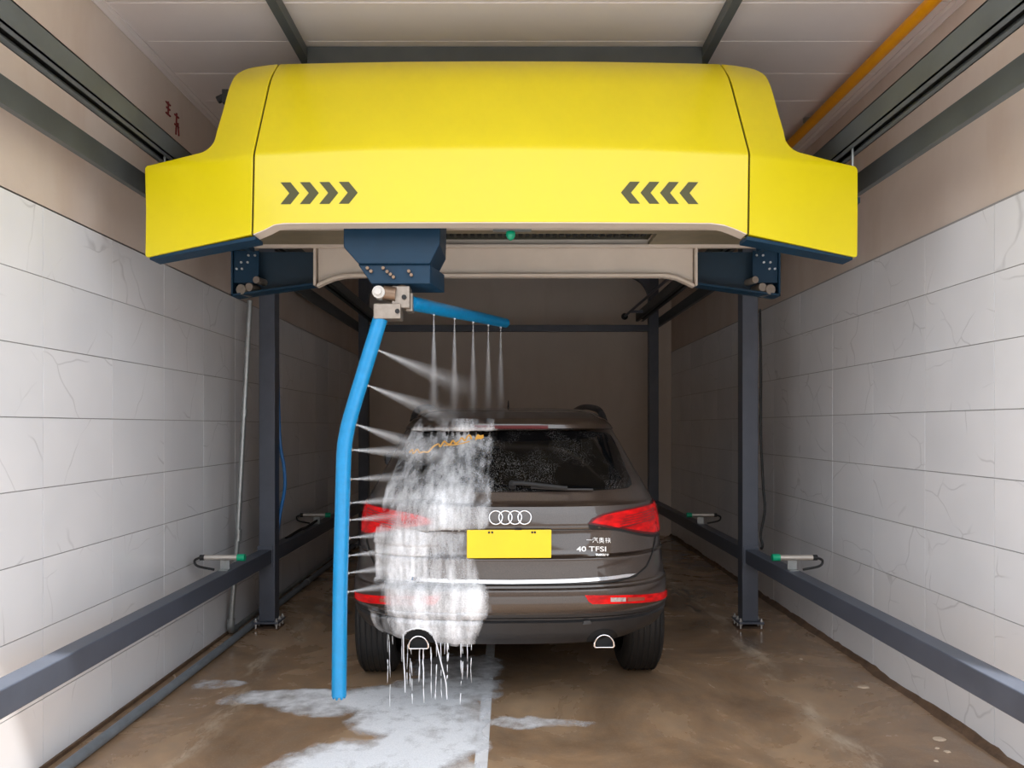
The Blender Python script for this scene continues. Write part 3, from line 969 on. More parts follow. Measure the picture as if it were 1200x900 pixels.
# water jets: three nested thinning cones each
mb = MB()
for k, q in enumerate((0.25, 0.6, 1.0)):
    seg = 14
    vs = []
    zs = (0.0, 0.15, 0.4, 0.7, 1.0)
    for z in zs:
        r = (0.04 + 0.96 * z) * q
        for j in range(seg):
            a = 2 * math.pi * j / seg
            vs.append((r * math.cos(a), r * math.sin(a), z))
    fs = []
    for i in range(len(zs) - 1):
        for j in range(seg):
            j2 = (j + 1) % seg
            fs.append((i * seg + j, i * seg + j2, (i + 1) * seg + j2, (i + 1) * seg + j))
    mb.add(vs, fs)
jet0 = mb.build('water_jet', 'mist', smooth=True, angle=0)
first = [True]


def jet(p, d, L, r, label, group):
    o = jet0 if first[0] else jet0.copy()
    if not first[0]:
        COL.objects.link(o)
    first[0] = False
    o.location = p
    o.rotation_euler = Vector(d).to_track_quat('Z', 'Y').to_euler()
    o.scale = (r, r, L)
    tag(o, label, 'water jet', group)


ordn = ['highest', 'second highest', 'third highest', 'fourth highest', 'fifth highest', 'sixth highest', 'sixth lowest', 'fifth lowest', 'fourth lowest', 'third lowest', 'lowest']
zs = [1.912, 1.742, 1.552, 1.42, 1.275, 1.16, 1.077, 0.99, 0.904, 0.82, 0.728]
zpath = [(p.z, p.x) for p in vpath]
noz = MB()
for i, z in enumerate(zs):
    x = float(np.interp(z, [q[0] for q in reversed(zpath)], [q[1] for q in reversed(zpath)]))
    lean = -0.30 if z > 1.5 else (-0.06 if z > 1.35 else 0.0)
    d = Vector((0.74, 0.62, lean))
    nd = d.normalized()
    p = Vector((x, AY, z)) + nd * 0.040
    noz.tube([p - nd * 0.010, p + nd * 0.004], 0.008, 8)
    jet(p, d, 0.62 if z > 1.35 else 0.40, 0.075 if z > 1.35 else 0.045, ordn[i] + ' of the water jets from the upright blue tube', 'sideways water jets')
for i, t in enumerate((0.20, 0.40, 0.60, 0.78, 0.94)):
    p = H0.lerp(H1, t) + Vector((0, 0, -0.036))
    noz.tube([p + Vector((0, 0, 0.012)), p - Vector((0, 0, 0.004))], 0.007, 8)
    jet(p, (0.0, 0.0, -1), 0.55, 0.035, ('leftmost', 'second from left', 'middle', 'second from right', 'rightmost')[i] + ' of the downward water jets under the overhead blue tube', 'downward water jets')
noz.build('nozzles', 'bolt', arm)

# ------------------------------------------------------------------ the car (built about its own origin: rear bumper centre on the ground, +y forward)
car = empty('car', (0, 0, 0), 'dark brown wet SUV seen from behind, left half of its tail under foam', 'car')


def pchip(xs, ys):
    xs, ys = np.array(xs, float), np.array(ys, float)
    h = np.diff(xs)
    d = np.diff(ys) / h
    mm = np.zeros(len(xs))
    for i in range(1, len(xs) - 1):
        if d[i - 1] * d[i] > 0:
            w1, w2 = 2 * h[i] + h[i - 1], h[i] + 2 * h[i - 1]
            mm[i] = (w1 + w2) / (w1 / d[i - 1] + w2 / d[i])
    mm[0], mm[-1] = d[0], d[-1]

    def f(x):
        x = min(max(x, xs[0]), xs[-1])
        i = min(int(np.searchsorted(xs, x, side='right')) - 1, len(h) - 1)
        t = (x - xs[i]) / h[i]
        return float((1 + 2 * t) * (1 - t) ** 2 * ys[i] + t * (1 - t) ** 2 * h[i] * mm[i] + t * t * (3 - 2 * t) * ys[i + 1] + t * t * (t - 1) * h[i] * mm[i + 1])
    return f


def lin(xs, ys):
    return lambda x: float(np.interp(x, xs, ys))


W = pchip([.30, .36, .40, .44, .50, .58, .68, .80, .95, 1.05, 1.12, 1.20, 1.30, 1.40, 1.50, 1.56, 1.60, 1.635, 1.655, 1.665],
          [.68, .72, .78, .872, .908, .918, .914, .900, .882, .866, .845, .800, .748, .702, .655, .620, .575, .50, .32, .05])
YR = lin([.30, .38, .395, .44, .515, .525, .532, .545, .562, .570, .60, .66, .684, .690, .700, .706, .80, .833, .838, .846, .860, .975, .984, .990, 1.00, 1.08, 1.108, 1.122, 1.150, 1.186, 1.200, 1.505, 1.512, 1.520, 1.545, 1.575, 1.605, 1.635, 1.655, 1.665],
         [.20, .08, .06, .030, .012, .030, .030, .004, .000, .008, .00, .00, .006, .036, .040, .048, .052, .050, .052, .074, .086, .108, .108, .064, .060, .074, .082, .106, .126, .150, .160, .470, .472, .405, .410, .440, .540, .76, 1.1, 1.5])
YF = lin([.30, .40, .55, .75, .90, .98, 1.03, 1.08, 1.12, 1.50, 1.58, 1.63, 1.665], [4.35, 4.5, 4.56, 4.52, 4.40, 4.10, 3.70, 3.42, 3.30, 2.55, 2.30, 2.05, 1.7])
EXPO = lin([.3, .7, 1.1, 1.2, 1.5, 1.6], [3.1, 3.1, 3.0, 3.3, 3.9, 3.0])
BR = lin([.3, 1.1, 1.25, 1.5, 1.6, 1.665], [.80, .78, .70, .66, .60, .08])


def rear(x, z):
    """surface point behind: lateral x (any), height z"""
    w, n, b = W(z), EXPO(z), BR(z)
    q = min(abs(x) / w, 0.9995)
    y = YR(z) + b * (1 - (1 - q ** n) ** (1 / n))
    # the number-plate recess fades out sideways; beyond it the tailgate is a plain convex skin
    if .846 < z < .99 and abs(x) > .40:
        k = min(1.0, (abs(x) - .40) / .10)
        y -= k * max(0.0, YR(z) - np.interp(z, [.846, .99], [.056, .064]))
    return Vector((x, y, z))


def rear_n(x, z):
    e = 0.004
    w = W(z) * 0.999
    xa, xb = max(-w, x - e), min(w, x + e)
    a = rear(xb, z) - rear(xa, z)
    b = rear(x if abs(x) < W(z + e) else math.copysign(W(z + e) * .999, x), z + e) - rear(x if abs(x) < W(z - e) else math.copysign(W(z - e) * .999, x), z - e)
    n = a.cross(b)
    if n.y > 0:
        n = -n
    return n.normalized()


def rs(off):
    return lambda x, z: rear(x, z) + rear_n(x, z) * off


rows = sorted(set([round(v, 4) for v in np.arange(.40, 1.64, .02)] + [.395, .515, .525, .532, .545, .562, .570, .684, .690, .700, .706, .833, .838, .846, .860, .975, .984, .990, 1.0, 1.108, 1.122, 1.186, 1.2, 1.505, 1.512, 1.52, 1.545, 1.575, 1.612, 1.625, 1.632, 1.640, 1.648, 1.655, 1.660, 1.665]))
qs = [0, .08, .16, .24, .32, .40, .46, .5, .54, .58, .62, .68, .74, .79, .83, .87, .90, .925, .945, .962, .976, .987, .995, .9995]
NSIDE, NFR = 26, 9
cv, kinds = [], []
for z in rows:
    w, n, b = W(z), EXPO(z), BR(z)
    half = [(q * w, rear(q * w, z).y, 'r') for q in qs]
    y0 = YR(z) + b
    bf = min(0.7, max(0.05, (YF(z) - y0) * 0.35))
    y1 = YF(z) - bf
    y1 = max(y1, y0 + 0.02)
    for k in range(1, NSIDE + 1):
        half.append((w, y0 + (y1 - y0) * k / NSIDE, 's'))
    for k in range(1, NFR + 1):
        a = math.pi / 2 * (1 - k / NFR)
        half.append((w * math.sin(a) ** (2 / 2.6), y1 + bf * math.cos(a) ** (2 / 2.6), 'f'))
    right = half
    left = [(-x, y, k) for x, y, k in half[1:-1]][::-1]
    cv.append([(x, y, z) for x, y, k in right + left])
ncol = len(cv[0])
nh = len(qs) + NSIDE + NFR
AX_R, AX_F, WZ, WR = 0.935, 3.74, 0.368, 0.368
groups = {}
for i in range(len(rows) - 1):
    for j in range(ncol):
        j2 = (j + 1) % ncol
        c = [cv[i][j], cv[i][j2], cv[i + 1][j2], cv[i + 1][j]]
        mx = sum(p[0] for p in c) / 4
        my = sum(p[1] for p in c) / 4
        mz = sum(p[2] for p in c) / 4
        w = W(mz)
        q = abs(mx) / w
        side = q > 0.97
        skip = False
        for ay in (AX_R, AX_F):
            if abs(mx) > 0.55 and math.hypot(my - ay, mz - WZ) < 0.40 and (my > 0.45):
                skip = True
        if skip:
            continue
        isrear = my < YR(mz) + BR(mz) + 0.02 and my < 1.3
        if mz < .566:
            g = 'lower_cladding'
        elif isrear and mz < .700:
            g = 'bumper'
        elif isrear and .700 <= mz <= 1.20 and q < .955:
            g = 'tailgate'
        elif side and 1.22 < mz < 1.50 and 1.0 < my < 3.15:
            g = 'side_window'
        elif my > 2.3 and not side and 1.12 < mz < 1.50:
            g = 'windscreen'
        else:
            g = 'body'
        groups.setdefault(g, []).append((i, j, j2))
mats = dict(lower_cladding='cladding', bumper='paint', tailgate='paint', side_window='side_glass', windscreen='side_glass', body='paint')
for g, fl in groups.items():
    idx, vs, fs = {}, [], []
    for (i, j, j2) in fl:
        f = []
        for (a, b_) in ((i, j), (i, j2), (i + 1, j2), (i + 1, j)):
            if (a, b_) not in idx:
                idx[(a, b_)] = len(vs)
                vs.append(cv[a][b_])
            f.append(idx[(a, b_)])
        fs.append(tuple(f))
    MB().add(vs, fs).build(g, mats[g], car, smooth=True, angle=32)
top = MB().add(cv[-1], [tuple(range(ncol))]).build('roof_cap', 'paint', car)
MB().box(-.60, .60, -.0 + .30, 4.2, .37, .95).build('underbody', 'dark_under', car)
MB().cyl((-.35, .34, .42), (.35, .34, .42), .05, 14).build('silencer', 'dark_under', car, smooth=True)

GX = list(np.linspace(-.86, .86, 44))


def body_patch(name, poly, off, depth, mat, parent=car, step=.03, smooth=True, bevel=0.0):
    xs = [p[0] for p in poly]
    zs_ = [p[1] for p in poly]
    uc = list(np.arange(min(xs) + step * .5, max(xs), step))
    xm = max(abs(min(xs)), abs(max(xs)))
    if xm > .7:
        uc += [s * v for s in (-1, 1) for v in np.arange(.7, .9, .01) if min(xs) < s * v < max(xs)]
    vc = list(np.arange(min(zs_) + step * .4, max(zs_), step))
    mb = patch2d(poly, uc, vc, rs(off), rs(off - depth))
    return mb.build(name, mat, parent, smooth=smooth, bevel=bevel, angle=40)


def mirror(poly):
    return [(-x, z) for x, z in reversed(poly)]


# rear window with its dark upper edge
win = [(-.640, 1.190), (-.3, 1.182), (0, 1.180), (.3, 1.182), (.640, 1.190), (.668, 1.205), (.668, 1.235), (.640, 1.34), (.610, 1.44), (.592, 1.475), (.568, 1.490), (.42, 1.502), (.2, 1.508), (0, 1.510), (-.2, 1.508), (-.42, 1.502), (-.568, 1.490), (-.592, 1.475), (-.610, 1.44), (-.640, 1.34), (-.668, 1.235), (-.668, 1.205)]
rw = body_patch('rear_window', win, .006, .008, 'glass', step=.04)
# high-level brake lamp under the spoiler
body_patch('high_brake_light', [(-.21, 1.5225), (.21, 1.5225), (.21, 1.5365), (-.21, 1.5365)], .006, .01, 'brake_red')
# tailgate shut lines
def seam_line(pts, wdt=.006, name='shut_line', off=.0012):
    path = [rear(x, z) + rear_n(x, z) * off for x, z in pts]
    MB().tube(path, wdt / 2, 6).build(name, 'seam', car)


def dense(pts, n=8):
    out = []
    for (a, b) in zip(pts[:-1], pts[1:]):
        out += [(a[0] + (b[0] - a[0]) * k / n, a[1] + (b[1] - a[1]) * k / n) for k in range(n)]
    return out + [pts[-1]]


for s in (-1, 1):
    seam_line(dense([(s * x, z) for x, z in ((.455, .706), (.55, .712), (.66, .728), (.735, .770), (.775, .83), (.805, .90), (.822, .955))]), .010)
seam_line(dense([(-.455, .706), (.455, .706)], 30), .008)
# tail lights: right one, then its mirror image
tl = [(.395, 1.018), (.420, 1.045), (.47, 1.066), (.56, 1.080), (.66, 1.089), (.78, 1.097), (.848, 1.101), (.862, 1.05), (.864, .97), (.848, .922), (.78, .930), (.68, .955), (.57, .985), (.45, 1.006)]
tl_in = [(.412, 1.022), (.44, 1.044), (.49, 1.060), (.57, 1.073), (.67, 1.082), (.78, 1.089), (.838, 1.092), (.850, 1.02), (.848, .950), (.834, .936), (.78, .942), (.68, .966), (.57, .994), (.46, 1.013)]
for s in (1, -1):
    pl = tl if s > 0 else mirror(tl)
    pi_ = tl_in if s > 0 else mirror(tl_in)
    hb_ = body_patch('tail_light', pl, .007, .016, 'brake_red', step=.025)
    body_patch('lens', pi_, .011, .006, 'red_lens', hb_, step=.025)
    for k in range(5):
        zc = 1.066 - .013 * k
        x0, x1 = .60 - .01 * k, .80
        p = [(x0, zc - .022), (x1, zc), (x1, zc + .004), (x0, zc - .018)]
        body_patch('light_strip', p if s > 0 else mirror(p), .0125, .003, 'brake_red', hb_, step=.04)
    # gap under the lamp
    g = [(.40, .996), (.57, .972), (.68, .942), (.79, .915), (.852, .906), (.852, .922), (.78, .930), (.68, .955), (.57, .985), (.45, 1.006), (.40, 1.014)]
    body_patch('lamp_gap', g if s > 0 else mirror(g), .004, .006, 'seam', step=.03)
# long black strip painting in the shadow under the overhang, above the plate
body_patch('overhang_shadow_strip', [(-.45, .984), (.45, .984), (.45, .992), (-.45, .992)], .002, .006, 'seam')
# bumper reflectors with clear inserts
rf = [(.37, .659), (.50, .652), (.65, .641), (.78, .626), (.872, .608), (.876, .570), (.80, .580), (.71, .592), (.60, .602), (.507, .607), (.41, .611), (.39, .625)]
gi = [(.507, .640), (.59, .634), (.59, .613), (.507, .618)]
oi_ = [(.60, .633), (.70, .622), (.70, .604), (.60, .612)]
for s in (1, -1):
    r_ = body_patch('reflector', rf if s > 0 else mirror(rf), .006, .010, 'red_lens', step=.03)
    body_patch('reversing_lens', gi if s > 0 else mirror(gi), .008, .004, 'grey_lens', r_)
    body_patch('fog_lens', oi_ if s > 0 else mirror(oi_), .008, .004, 'orange_lens', r_)
# chrome strip along the lower tailgate edge
cs = [(-.62, .729), (-.5, .722), (-.3, .716), (0, .713), (.3, .716), (.5, .722), (.62, .729), (.66, .742), (.6, .745), (.5, .740), (.3, .735), (0, .732), (-.3, .735), (-.5, .740), (-.6, .745), (-.66, .742)]
body_patch('chrome_strip', cs, .008, .010, 'chrome', step=.03)
# number plate
pt = MB().box(-.240, .200, .046, .052, .846, .993)
plate = pt.build('number_plate', 'plate', car, bevel=.0025)
for x in (-.125, -.108, .100, .114):
    MB().cyl((x, .043, .980), (x, .048, .980), .006, 8).build('plate_bolt', 'rubber', plate)
MB().box(.01, .045, .045, .06, .992, .999).build('plate_lamp', 'dark_under', car)
# four-ring emblem
eb = None
yE = rear(0, 1.055).y
for k in range(4):
    cx = -.077 + .050 * k - .012
    path = [(cx + .0345 * math.cos(a), rear(cx + .0345 * math.cos(a), 1.055 + .0345 * math.sin(a)).y - .006, 1.055 + .0345 * math.sin(a)) for a in np.linspace(0, 2 * math.pi, 33)]
    MB().tube(path, .0046, 8, caps=False).build('emblem_ring', 'chrome', car, smooth=True, angle=0)


# badges: lettering set on the tailgate
def lettering(name, text, x, z, size, mat, font=None, bold=0.0, width=1.0):
    cu = bpy.data.curves.new(name, 'FONT')
    cu.body = text
    cu.size = size
    cu.extrude = 0.0015
    cu.offset = bold
    if font:
        cu.font = font
    tmp = bpy.data.objects.new(name, cu)
    COL.objects.link(tmp)
    bpy.context.view_layer.update()
    me = bpy.data.meshes.new_from_object(tmp.evaluated_get(bpy.context.evaluated_depsgraph_get()))
    COL.objects.unlink(tmp)
    bpy.data.objects.remove(tmp)
    for v in me.vertices:
        px, pz, d = x + v.co.x * width, z + v.co.y, v.co.z
        p = rear(px, pz)
        v.co = p + rear_n(px, pz) * (.003 + d)
    me.materials.clear()
    me.materials.append(M[mat])
    o = bpy.data.objects.new(name, me)
    COL.objects.link(o)
    o.parent = car
    return o


lettering('badge', '40 TFSI', .337, .870, .036, 'badge', bold=.0004, width=1.46)
lettering('badge', 'quattro', .437, .850, .016, 'badge', bold=.0003, width=1.45)
lettering('badge', 'Q5', -.560, .876, .048, 'badge', bold=.0025, width=1.5)
lettering('badge', 'quattro', -.560, .846, .024, 'badge', bold=.001, width=1.3)
# the maker's four characters, drawn stroke by stroke (0..1 boxes)
GLY = [
    [[(0, .5), (1, .5)]],
    [[(.1, .9), (.2, .8)], [(0, .62), (.14, .55)], [(.05, .05), (.2, .35)], [(.42, 1), (.3, .78)], [(.38, .85), (.95, .85)], [(.42, .66), (.85, .66)], [(.32, .48), (.82, .48), (.84, .2), (1, .02), (1, .16)]],
    [[(.18, 1), (.5, .72)], [(.8, 1), (.45, .70)], [(.08, .84), (.92, .84)], [(.18, .62), (.82, .62), (.82, .36), (.18, .36), (.18, .62)], [(.5, .75), (.5, .36)], [(.06, .22), (.94, .22)], [(.5, .34), (.42, .1), (.06, 0)], [(.55, .2), (.94, 0)]],
    [[(.22, 1), (.22, 0)], [(.04, .74), (.42, .74)], [(.04, .40), (.42, .48)], [(.6, 1), (.56, .8), (.96, .8)], [(.66, .66), (.9, .66)], [(.46, .48), (1, .48)], [(.72, .8), (.72, .48)], [(.7, .46), (.5, 0)], [(.56, .24), (.92, .24)], [(.78, .46), (1, 0)]]]
GLY[2] = [[(.5, 1), (.44, .9)], [(.18, .9), (.82, .9), (.82, .42)], [(.18, .9), (.18, .42)], [(.34, .78), (.66, .54)], [(.66, .78), (.34, .54)], [(.5, .84), (.5, .46)], [(.28, .66), (.72, .66)], [(.04, .34), (.96, .34)], [(.5, .40), (.38, .14), (.06, 0)], [(.52, .32), (.68, .12), (.94, 0)]]
for k, strokes in enumerate(GLY):
    x0, z0, wd, ht = .392 + .0325 * k, .914, .029, .028
    mb = MB()
    for st in strokes:
        path = [rear(x0 + a * wd, z0 + b * ht) + rear_n(x0 + a * wd, z0 + b * ht) * .003 for a, b in st]
        mb.tube(path, .0018, 6)
    mb.build('badge', 'badge', car)

# wiper
def on(x, z, off):
    return rear(x, z) + rear_n(x, z) * off


MB().tube([on(.0, 1.205, .006), on(.0, 1.205, .035)], .020, 14).build('wiper_pivot', 'rubber', car, smooth=True)
wa = [on(.0, 1.205, .034), on(.06, 1.203, .036), on(.18, 1.196, .032), on(.27, 1.189, .026)]
wip = MB().tube(smooth_path(wa, 5), [.012] * 16, 8).build('wiper', 'rubber', car, smooth=True)
MB().tube([on(.10, 1.196, .016), on(.28, 1.186, .016), on(.43, 1.184, .016)], .006, 8).build('wiper_blade', 'cladding', wip, smooth=True)
MB().tube([on(.26, 1.190, .026), on(.29, 1.188, .026)], .011, 8).build('wiper_joint', 'rubber', wip, smooth=True)
# gold script sticker on the rear window, an illegible flourish
sc = [(-.575, 1.375), (-.56, 1.392), (-.55, 1.372), (-.53, 1.395), (-.515, 1.378), (-.49, 1.382), (-.465, 1.382), (-.44, 1.41), (-.41, 1.425), (-.40, 1.41), (-.38, 1.44), (-.365, 1.43), (-.345, 1.425), (-.33, 1.445), (-.315, 1.43), (-.295, 1.44), (-.28, 1.46), (-.262, 1.445), (-.25, 1.465), (-.235, 1.475), (-.225, 1.452)]
pp = smooth_path([on(x, z, .0085) for x, z in sc], 5)
sk = MB().tube(pp, .005, 6)
sk.tube(smooth_path([on(x, z, .0085) for x, z in ((-.38, 1.418), (-.30, 1.424), (-.235, 1.440))], 4), .004, 6)
sk.build('window_sticker', 'gold', rw)
body_patch('window_sticker', [(-.205, 1.448), (-.185, 1.456), (-.170, 1.454), (-.155, 1.462), (-.158, 1.478), (-.175, 1.474), (-.19, 1.482), (-.20, 1.468)], .009, .002, 'gold', rw)

# exhaust tips in dark cut-outs
for s, xc in ((1, .475), (-1, -.490)):
    arcp = [(xc + .088 * math.cos(a), .397 + .075 * math.sin(a)) for a in np.linspace(0, math.pi, 13)]
    body_patch('exhaust_cutout', arcp, .003, .008, 'dark_under', step=.03)
    ring = [(xc + .056 * math.cos(a), .386 + .062 * math.sin(a)) for a in np.linspace(0, math.pi, 17)]
    ring = [(xc + .050, .378)] + ring[:] + [(xc - .050, .378)]
    out, inn = [], []
    for (x, z) in ring:
        out.append((x, z))
        inn.append((xc + (x - xc) * .84, .410 + (z - .410) * .84))
    n = len(ring)
    vs = [(x, .035, z) for x, z in out] + [(x, .035, z) for x, z in inn] + [(x, .25, z) for x, z in out] + [(x, .25, z) for x, z in inn]
    fs = []
    for i in range(n):
        j = (i + 1) % n
        fs += [(i, j, n + j, n + i), (i, 2 * n + i, 2 * n + j, j), (n + i, n + j, 3 * n + j, 3 * n + i)]
    MB().add(vs, fs).build('exhaust_pipe', 'chrome', car, bevel=.003)
    MB().prism_xz(inn, .10, .11).build('exhaust_bore', 'seam', car)
# tow-eye cover & little camera on the bumper
body_patch('tow_eye_cover', [(.36, .505), (.41, .505), (.40, .520), (.385, .526), (.37, .520)], .006, .006, 'cladding')

# wheels
def wheel(x, y, s):
    t = MB()
    prof = [(-.115, .255), (-.118, .30), (-.112, .335), (-.095, .358), (-.06, .366), (.06, .366), (.095, .358), (.112, .335), (.118, .30), (.115, .255)]
    seg = 48
    vs = []
    for px, pr in prof:
        for k in range(seg):
            a = 2 * math.pi * k / seg
            vs.append((x + px, y + pr * math.cos(a), WZ + pr * math.sin(a)))
    fs = []
    for i in range(len(prof)):
        i2 = (i + 1) % len(prof)
        for k in range(seg):
            k2 = (k + 1) % seg
            fs.append((i * seg + k, i * seg + k2, i2 * seg + k2, i2 * seg + k))
    w = t.add(vs, fs).build('wheel', 'tyre', car, smooth=True)
    # tread ribs
    mb = MB()
    for px in (-.08, -.045, -.012, .022, .055, .085):
        ring = [(x + px, y + .3675 * math.cos(a), WZ + .3675 * math.sin(a)) for a in np.linspace(0, 2 * math.pi, 49)]
        mb.tube(ring, .0055, 5, caps=False)
    mb.build('tread_rib', 'rubber', w, smooth=True)
    mb = MB().cyl((x + s * .03, y, WZ), (x + s * .08, y, WZ), .25, 32)
    for k in range(5):
        a = 2 * math.pi * k / 5
        mb.tube([(x + s * .085, y + .05 * math.cos(a), WZ + .05 * math.sin(a)), (x + s * .10, y + .24 * math.cos(a), WZ + .24 * math.sin(a))], [.035, .022], 8)
    mb.cyl((x + s * .07, y, WZ), (x + s * .105, y, WZ), .06, 16)
    mb.build('rim', 'galv', w, smooth=True)


for y in (AX_R, AX_F):
    for s in (-1, 1):
        wheel(s * .806, y, s)
# roof rails, aerial, mirrors
for s in (-1, 1):
    pth = [(s * .612, .96, 1.565), (s * .606, 1.04, 1.612), (s * .590, 1.18, 1.650), (s * .575, 1.8, 1.675), (s * .575, 2.5, 1.650), (s * .58, 2.62, 1.590)]
    MB().tube(smooth_path(pth, 6), .021, 10).build('roof_rail', 'cladding', car, smooth=True)
    mr = MB()
    seg = 14
    prof = [(0.0, .02), (.03, .07), (.09, .085), (.13, .075), (.16, .03)]
    vs = []
    for dy, r in prof:
        for k in range(seg):
            a = 2 * math.pi * k / seg
            vs.append((s * (.985 + r * 1.25 * math.cos(a)), 2.98 + dy, 1.235 + r * math.sin(a)))
    fs = [tuple(range(seg)), tuple(range((len(prof) - 1) * seg, len(prof) * seg))]
    for i in range(len(prof) - 1):
        for k in range(seg):
            k2 = (k + 1) % seg
            fs.append((i * seg + k, i * seg + k2, (i + 1) * seg + k2, (i + 1) * seg + k))
    mirr = mr.add(vs, fs).build('mirror', 'paint', car, smooth=True)
    MB().box(s * .985 - .075, s * .985 + .075, 2.972, 2.985, 1.19, 1.28).build('mirror_glass', 'steel', mirr, bevel=.004)
    MB().tube([(s * .78, 3.05, 1.18), (s * .90, 3.06, 1.20)], .03, 8).build('mirror_stalk', 'cladding', mirr, smooth=True)
MB().add([(-.03, 1.12, 1.630), (.03, 1.12, 1.630), (.035, 1.28, 1.638), (-.035, 1.28, 1.638), (0, 1.15, 1.668), (0, 1.24, 1.655)],
         [(0, 1, 4), (1, 2, 5, 4), (2, 3, 5), (3, 0, 4, 5)]).tube([(0, 1.15, 1.66), (0, 1.10, 1.70)], [.006, .003], 6).build('aerial', 'cladding', car, smooth=True)

# ---- lather on the tail: a lumpy skin over the left half, densest low down
from mathutils import Euler
CAR_LOC, CAR_YAW = Vector((0.024, 3.95, 0)), math.radians(1.3)
XRT = lin([.38, .45, .56, .66, .72, .80, .88, .95, 1.02, 1.10, 1.16, 1.20, 1.35, 1.52, 1.57], [-.19, -.17, -.13, -.12, -.12, -.15, -.17, -.16, -.07, -.07, -.09, -.075, -.065, -.06, -.05])
XLT = lin([.38, .45, .60, .72, .90, 1.0, 1.10, 1.20, 1.35, 1.50, 1.57], [-.66, -.75, -.80, -.745, -.755, -.735, -.72, -.70, -.655, -.60, -.55])
nz_, nx_ = 170, 104
zz = np.linspace(.385, 1.57, nz_)
base = np.zeros((nz_, nx_))
X = np.zeros((nz_, nx_))
for i, z in enumerate(zz):
    xl, xr = XLT(z), XRT(z)
    for k in range(nx_):
        u = k / (nx_ - 1)
        x = max(xl + (xr - xl) * u, -.985 * W(z))
        X[i, k] = x
        nv = noise.noise((x * 9, z * 3.2, 1.7)) + .5 * noise.noise((x * 26, z * 9, 4.1))
        if z > 1.515:
            d = .10 + .16 * nv + .14 * noise.noise((x * 5 + z * 10, z * 22, 3.3))
        elif z > 1.19:
            d = .20 + .17 * nv - .12 * max(0, (u - .8) / .2) + .12 * max(0, (1.32 - z) / .13)
        elif z > 1.0:
            d = .36 + .16 * nv - .22 * max(0, (u - .70) / .30)
            if z < 1.095 and x < -.42:
                d -= .20                                  # lamp shows through
            if z < 1.11 and x < -.66:
                d -= .26
        elif z > .706:
            d = .44 + .15 * nv - .42 * max(0, (u - .40) / .60)
        elif z > .56:
            d = .44 + .22 * nv
            if x < -.64:
                d -= .42
        else:
            d = .44 + .18 * nv
            if x < -.62:
                d -= .22
        base[i, k] = d
for _ in range(3):
    p = np.pad(base, 2, mode='edge')
    base = sum(p[a:a + nz_, b:b + nx_] for a in range(5) for b in range(5)) / 25.0
vs, dens = [], []
for i, z in enumerate(zz):
    for k in range(nx_):
        u = k / (nx_ - 1)
        x = X[i, k]
        stk = noise.noise((x * 34, z * 1.6, 9.3)) + .4 * noise.noise((x * 80, z * 3, 2.2))
        lump = noise.noise((x * 45, z * 30, 6.6))
        d = base[i, k] + stk * (.07 if z > 1.0 else .15 if z > .706 else .05)
        if .978 < z < .994 and x > -.44:
            d -= .50 * (noise.noise((x * 60, .5, 5.1)) > -.08)
        if 1.468 < z < 1.512 and x > -.50:                 # comb of drips under the spoiler
            d -= .5 * (noise.noise((x * 75, .5, 1.1)) > -.02) * (1 - max(0, (1.488 - z) / .02))
        if abs(z - 1.515) < .006:
            d += .30
        edge = min(1, u / .05, (1 - u) / .10)
        d -= .55 * (1 - edge) ** 1.5
        if z < .40:
            d -= .2
        if math.hypot((x + .49) / .085, (z - .400) / .078) < 1:
            d = -.6
        dens.append(d)
        th = .006 + .010 * max(0, d) + .006 * lump * max(0, min(1, d * 2))
        th += .010 if (.90 < z < 1.13 and x < -.38) or (.56 < z < .72) else 0
        vs.append(rear(x, z) + rear_n(x, z) * max(.004, th))
fs = [(i * nx_ + k, i * nx_ + k + 1, (i + 1) * nx_ + k + 1, (i + 1) * nx_ + k) for i in range(nz_ - 1) for k in range(nx_ - 1)]
fs = [f for f in fs if max(dens[i] for i in f) > -.35]
rot = Euler((0, 0, CAR_YAW)).to_matrix()
vs = [rot @ Vector(v) + CAR_LOC for v in vs]
fo = MB().add(vs, fs).build('shampoo_foam', 'car_foam', smooth=True, angle=0, origin=tuple(CAR_LOC))
at = fo.data.attributes.new('cover', 'FLOAT', 'POINT')
at.data.foreach_set('value', dens)
tag(fo, 'white shampoo foam running down the left half of the car tail', 'foam', kind='stuff')
# strings of foam falling from the bumper and the exhaust
mb = MB()
rnd = random.Random(5)
for k in range(28):
    x = rnd.choice([rnd.uniform(-.69, -.55), rnd.uniform(-.44, -.20), rnd.choice([-.54, -.49, -.47, -.43])])
    z = .40 if abs(x + .49) > .07 else .375
    yv = rear(x, .41).y - .004
    zend = rnd.uniform(.06, .30)
    while z > zend and rnd.random() < .9:
        L = rnd.uniform(.02, .10)
        r = rnd.uniform(.0012, .0030)
        dx = rnd.uniform(-.004, .004)
        mb.tube([rot @ Vector((x, yv, z)) + CAR_LOC, rot @ Vector((x + dx / 2, yv, max(.004, z - L / 2))) + CAR_LOC, rot @ Vector((x + dx, yv, max(.003, z - L))) + CAR_LOC], [r, r * 1.2, r * .5], 6)
        x += dx
        z -= L + rnd.choice([0, .0, .015, .04])
for base in (((-.575, .44), (-.578, .30), (-.572, .20), (-.570, .12)), ((-.575, .44), (-.55, .465), (-.49, .482), (-.43, .465), (-.405, .42), (-.375, .30), (-.350, .20), (-.343, .11))):
    mb.tube(smooth_path([rot @ Vector((x, rear(x, max(z, .41)).y - .012, z)) + CAR_LOC for x, z in base], 6), .0038, 6)
o = mb.build('foam_drips', 'drip', smooth=True, angle=0, origin=tuple(CAR_LOC))
tag(o, 'strings of white foam dripping from under the left exhaust', 'foam', kind='stuff')
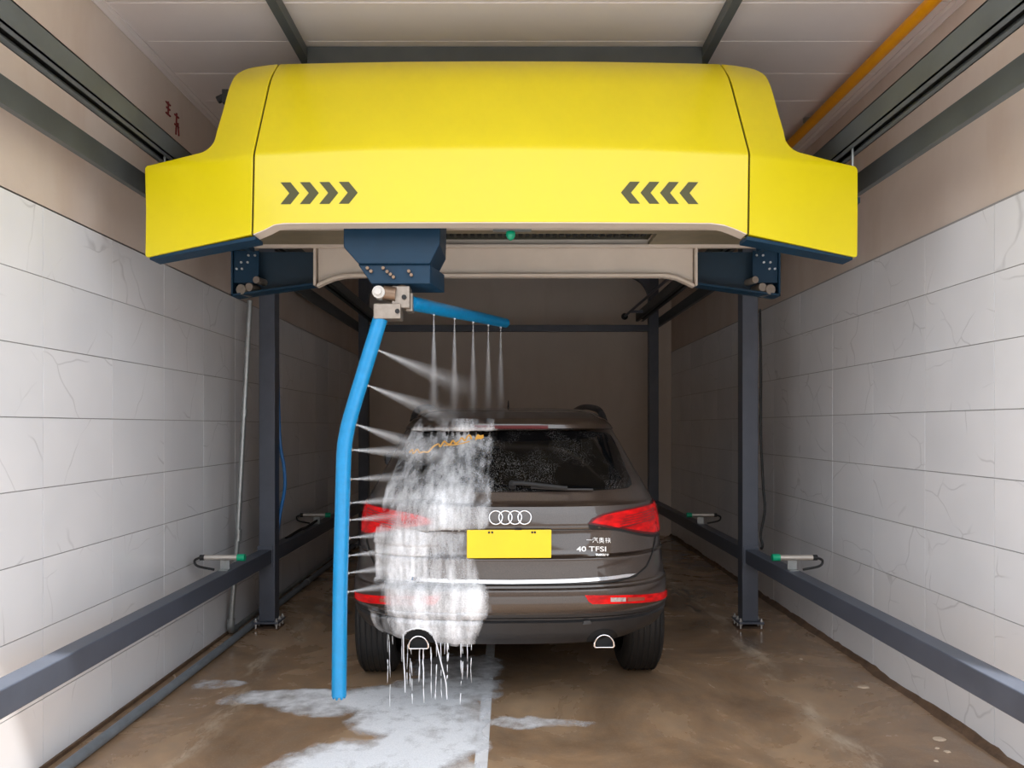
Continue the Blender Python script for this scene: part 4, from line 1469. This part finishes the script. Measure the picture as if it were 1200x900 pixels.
# a few clear drops under the right exhaust
car.location = CAR_LOC
car.rotation_euler = (0, 0, CAR_YAW)

# ---- suds on the floor
def sud(px, py, rx, ry):
    x, yv = px_floor(px, py)
    return (x, yv, rx, ry)


blobs = [(-.66, 3.42, .42, .34, 1.0), (-.40, 3.66, .30, .26, 1.0), (-.62, 4.30, .46, .26, .95), (-.36, 4.45, .34, .30, .9), (-1.22, 4.32, .40, .16, .75), (-1.02, 4.16, .26, .13, .7),
         (-.30, 3.95, .20, .34, .8), (-.50, 3.98, .34, .26, .95), (-.84, 3.34, .22, .22, .9), (.06, 3.97, .22, .07, .55), (.25, 3.97, .22, .05, .35), (-.34, 4.85, .32, .35, .55), (-.20, 3.35, .10, .2, .5), (-1.7, 4.55, .16, .08, .4)]
gx, gy = np.arange(-1.95, .60, .022), np.arange(2.9, 5.4, .022)
vs, dens = [], []
for yv in gy:
    for x in gx:
        wx = x + .06 * noise.noise((x * 4, yv * 4, 0)) + .03 * noise.noise((x * 13, yv * 13, 3))
        wy = yv + .06 * noise.noise((x * 4, yv * 4, 8)) + .03 * noise.noise((x * 13, yv * 13, 5))
        d = -1.0
        for (bx, by, rx, ry, s) in blobs:
            q = 1 - ((wx - bx) / rx) ** 2 - ((wy - by) / ry) ** 2
            d = max(d, min(.55, q) * s)
        d2 = d * 1.15 + .16 * noise.noise((x * 6, yv * 6, 2.2)) + .10 * noise.noise((x * 22, yv * 22, 1.2))
        dens.append(max(-.7, d2))
        vs.append((x, yv, .003 + .010 * max(0, min(.6, d2)) + .002 * max(0, d2) * noise.noise((x * 50, yv * 50, 0))))
nx = len(gx)
fs = [(i * nx + k, i * nx + k + 1, (i + 1) * nx + k + 1, (i + 1) * nx + k) for i in range(len(gy) - 1) for k in range(nx - 1)]
fs = [f for f in fs if max(dens[i] for i in f) > -.30]
fo = MB().add(vs, fs).build('floor_suds', 'floor_foam', smooth=True, angle=0)
at = fo.data.attributes.new('cover', 'FLOAT', 'POINT')
at.data.foreach_set('value', dens)
tag(fo, 'white soapy suds spread on the brown floor behind the car', 'foam', kind='stuff')
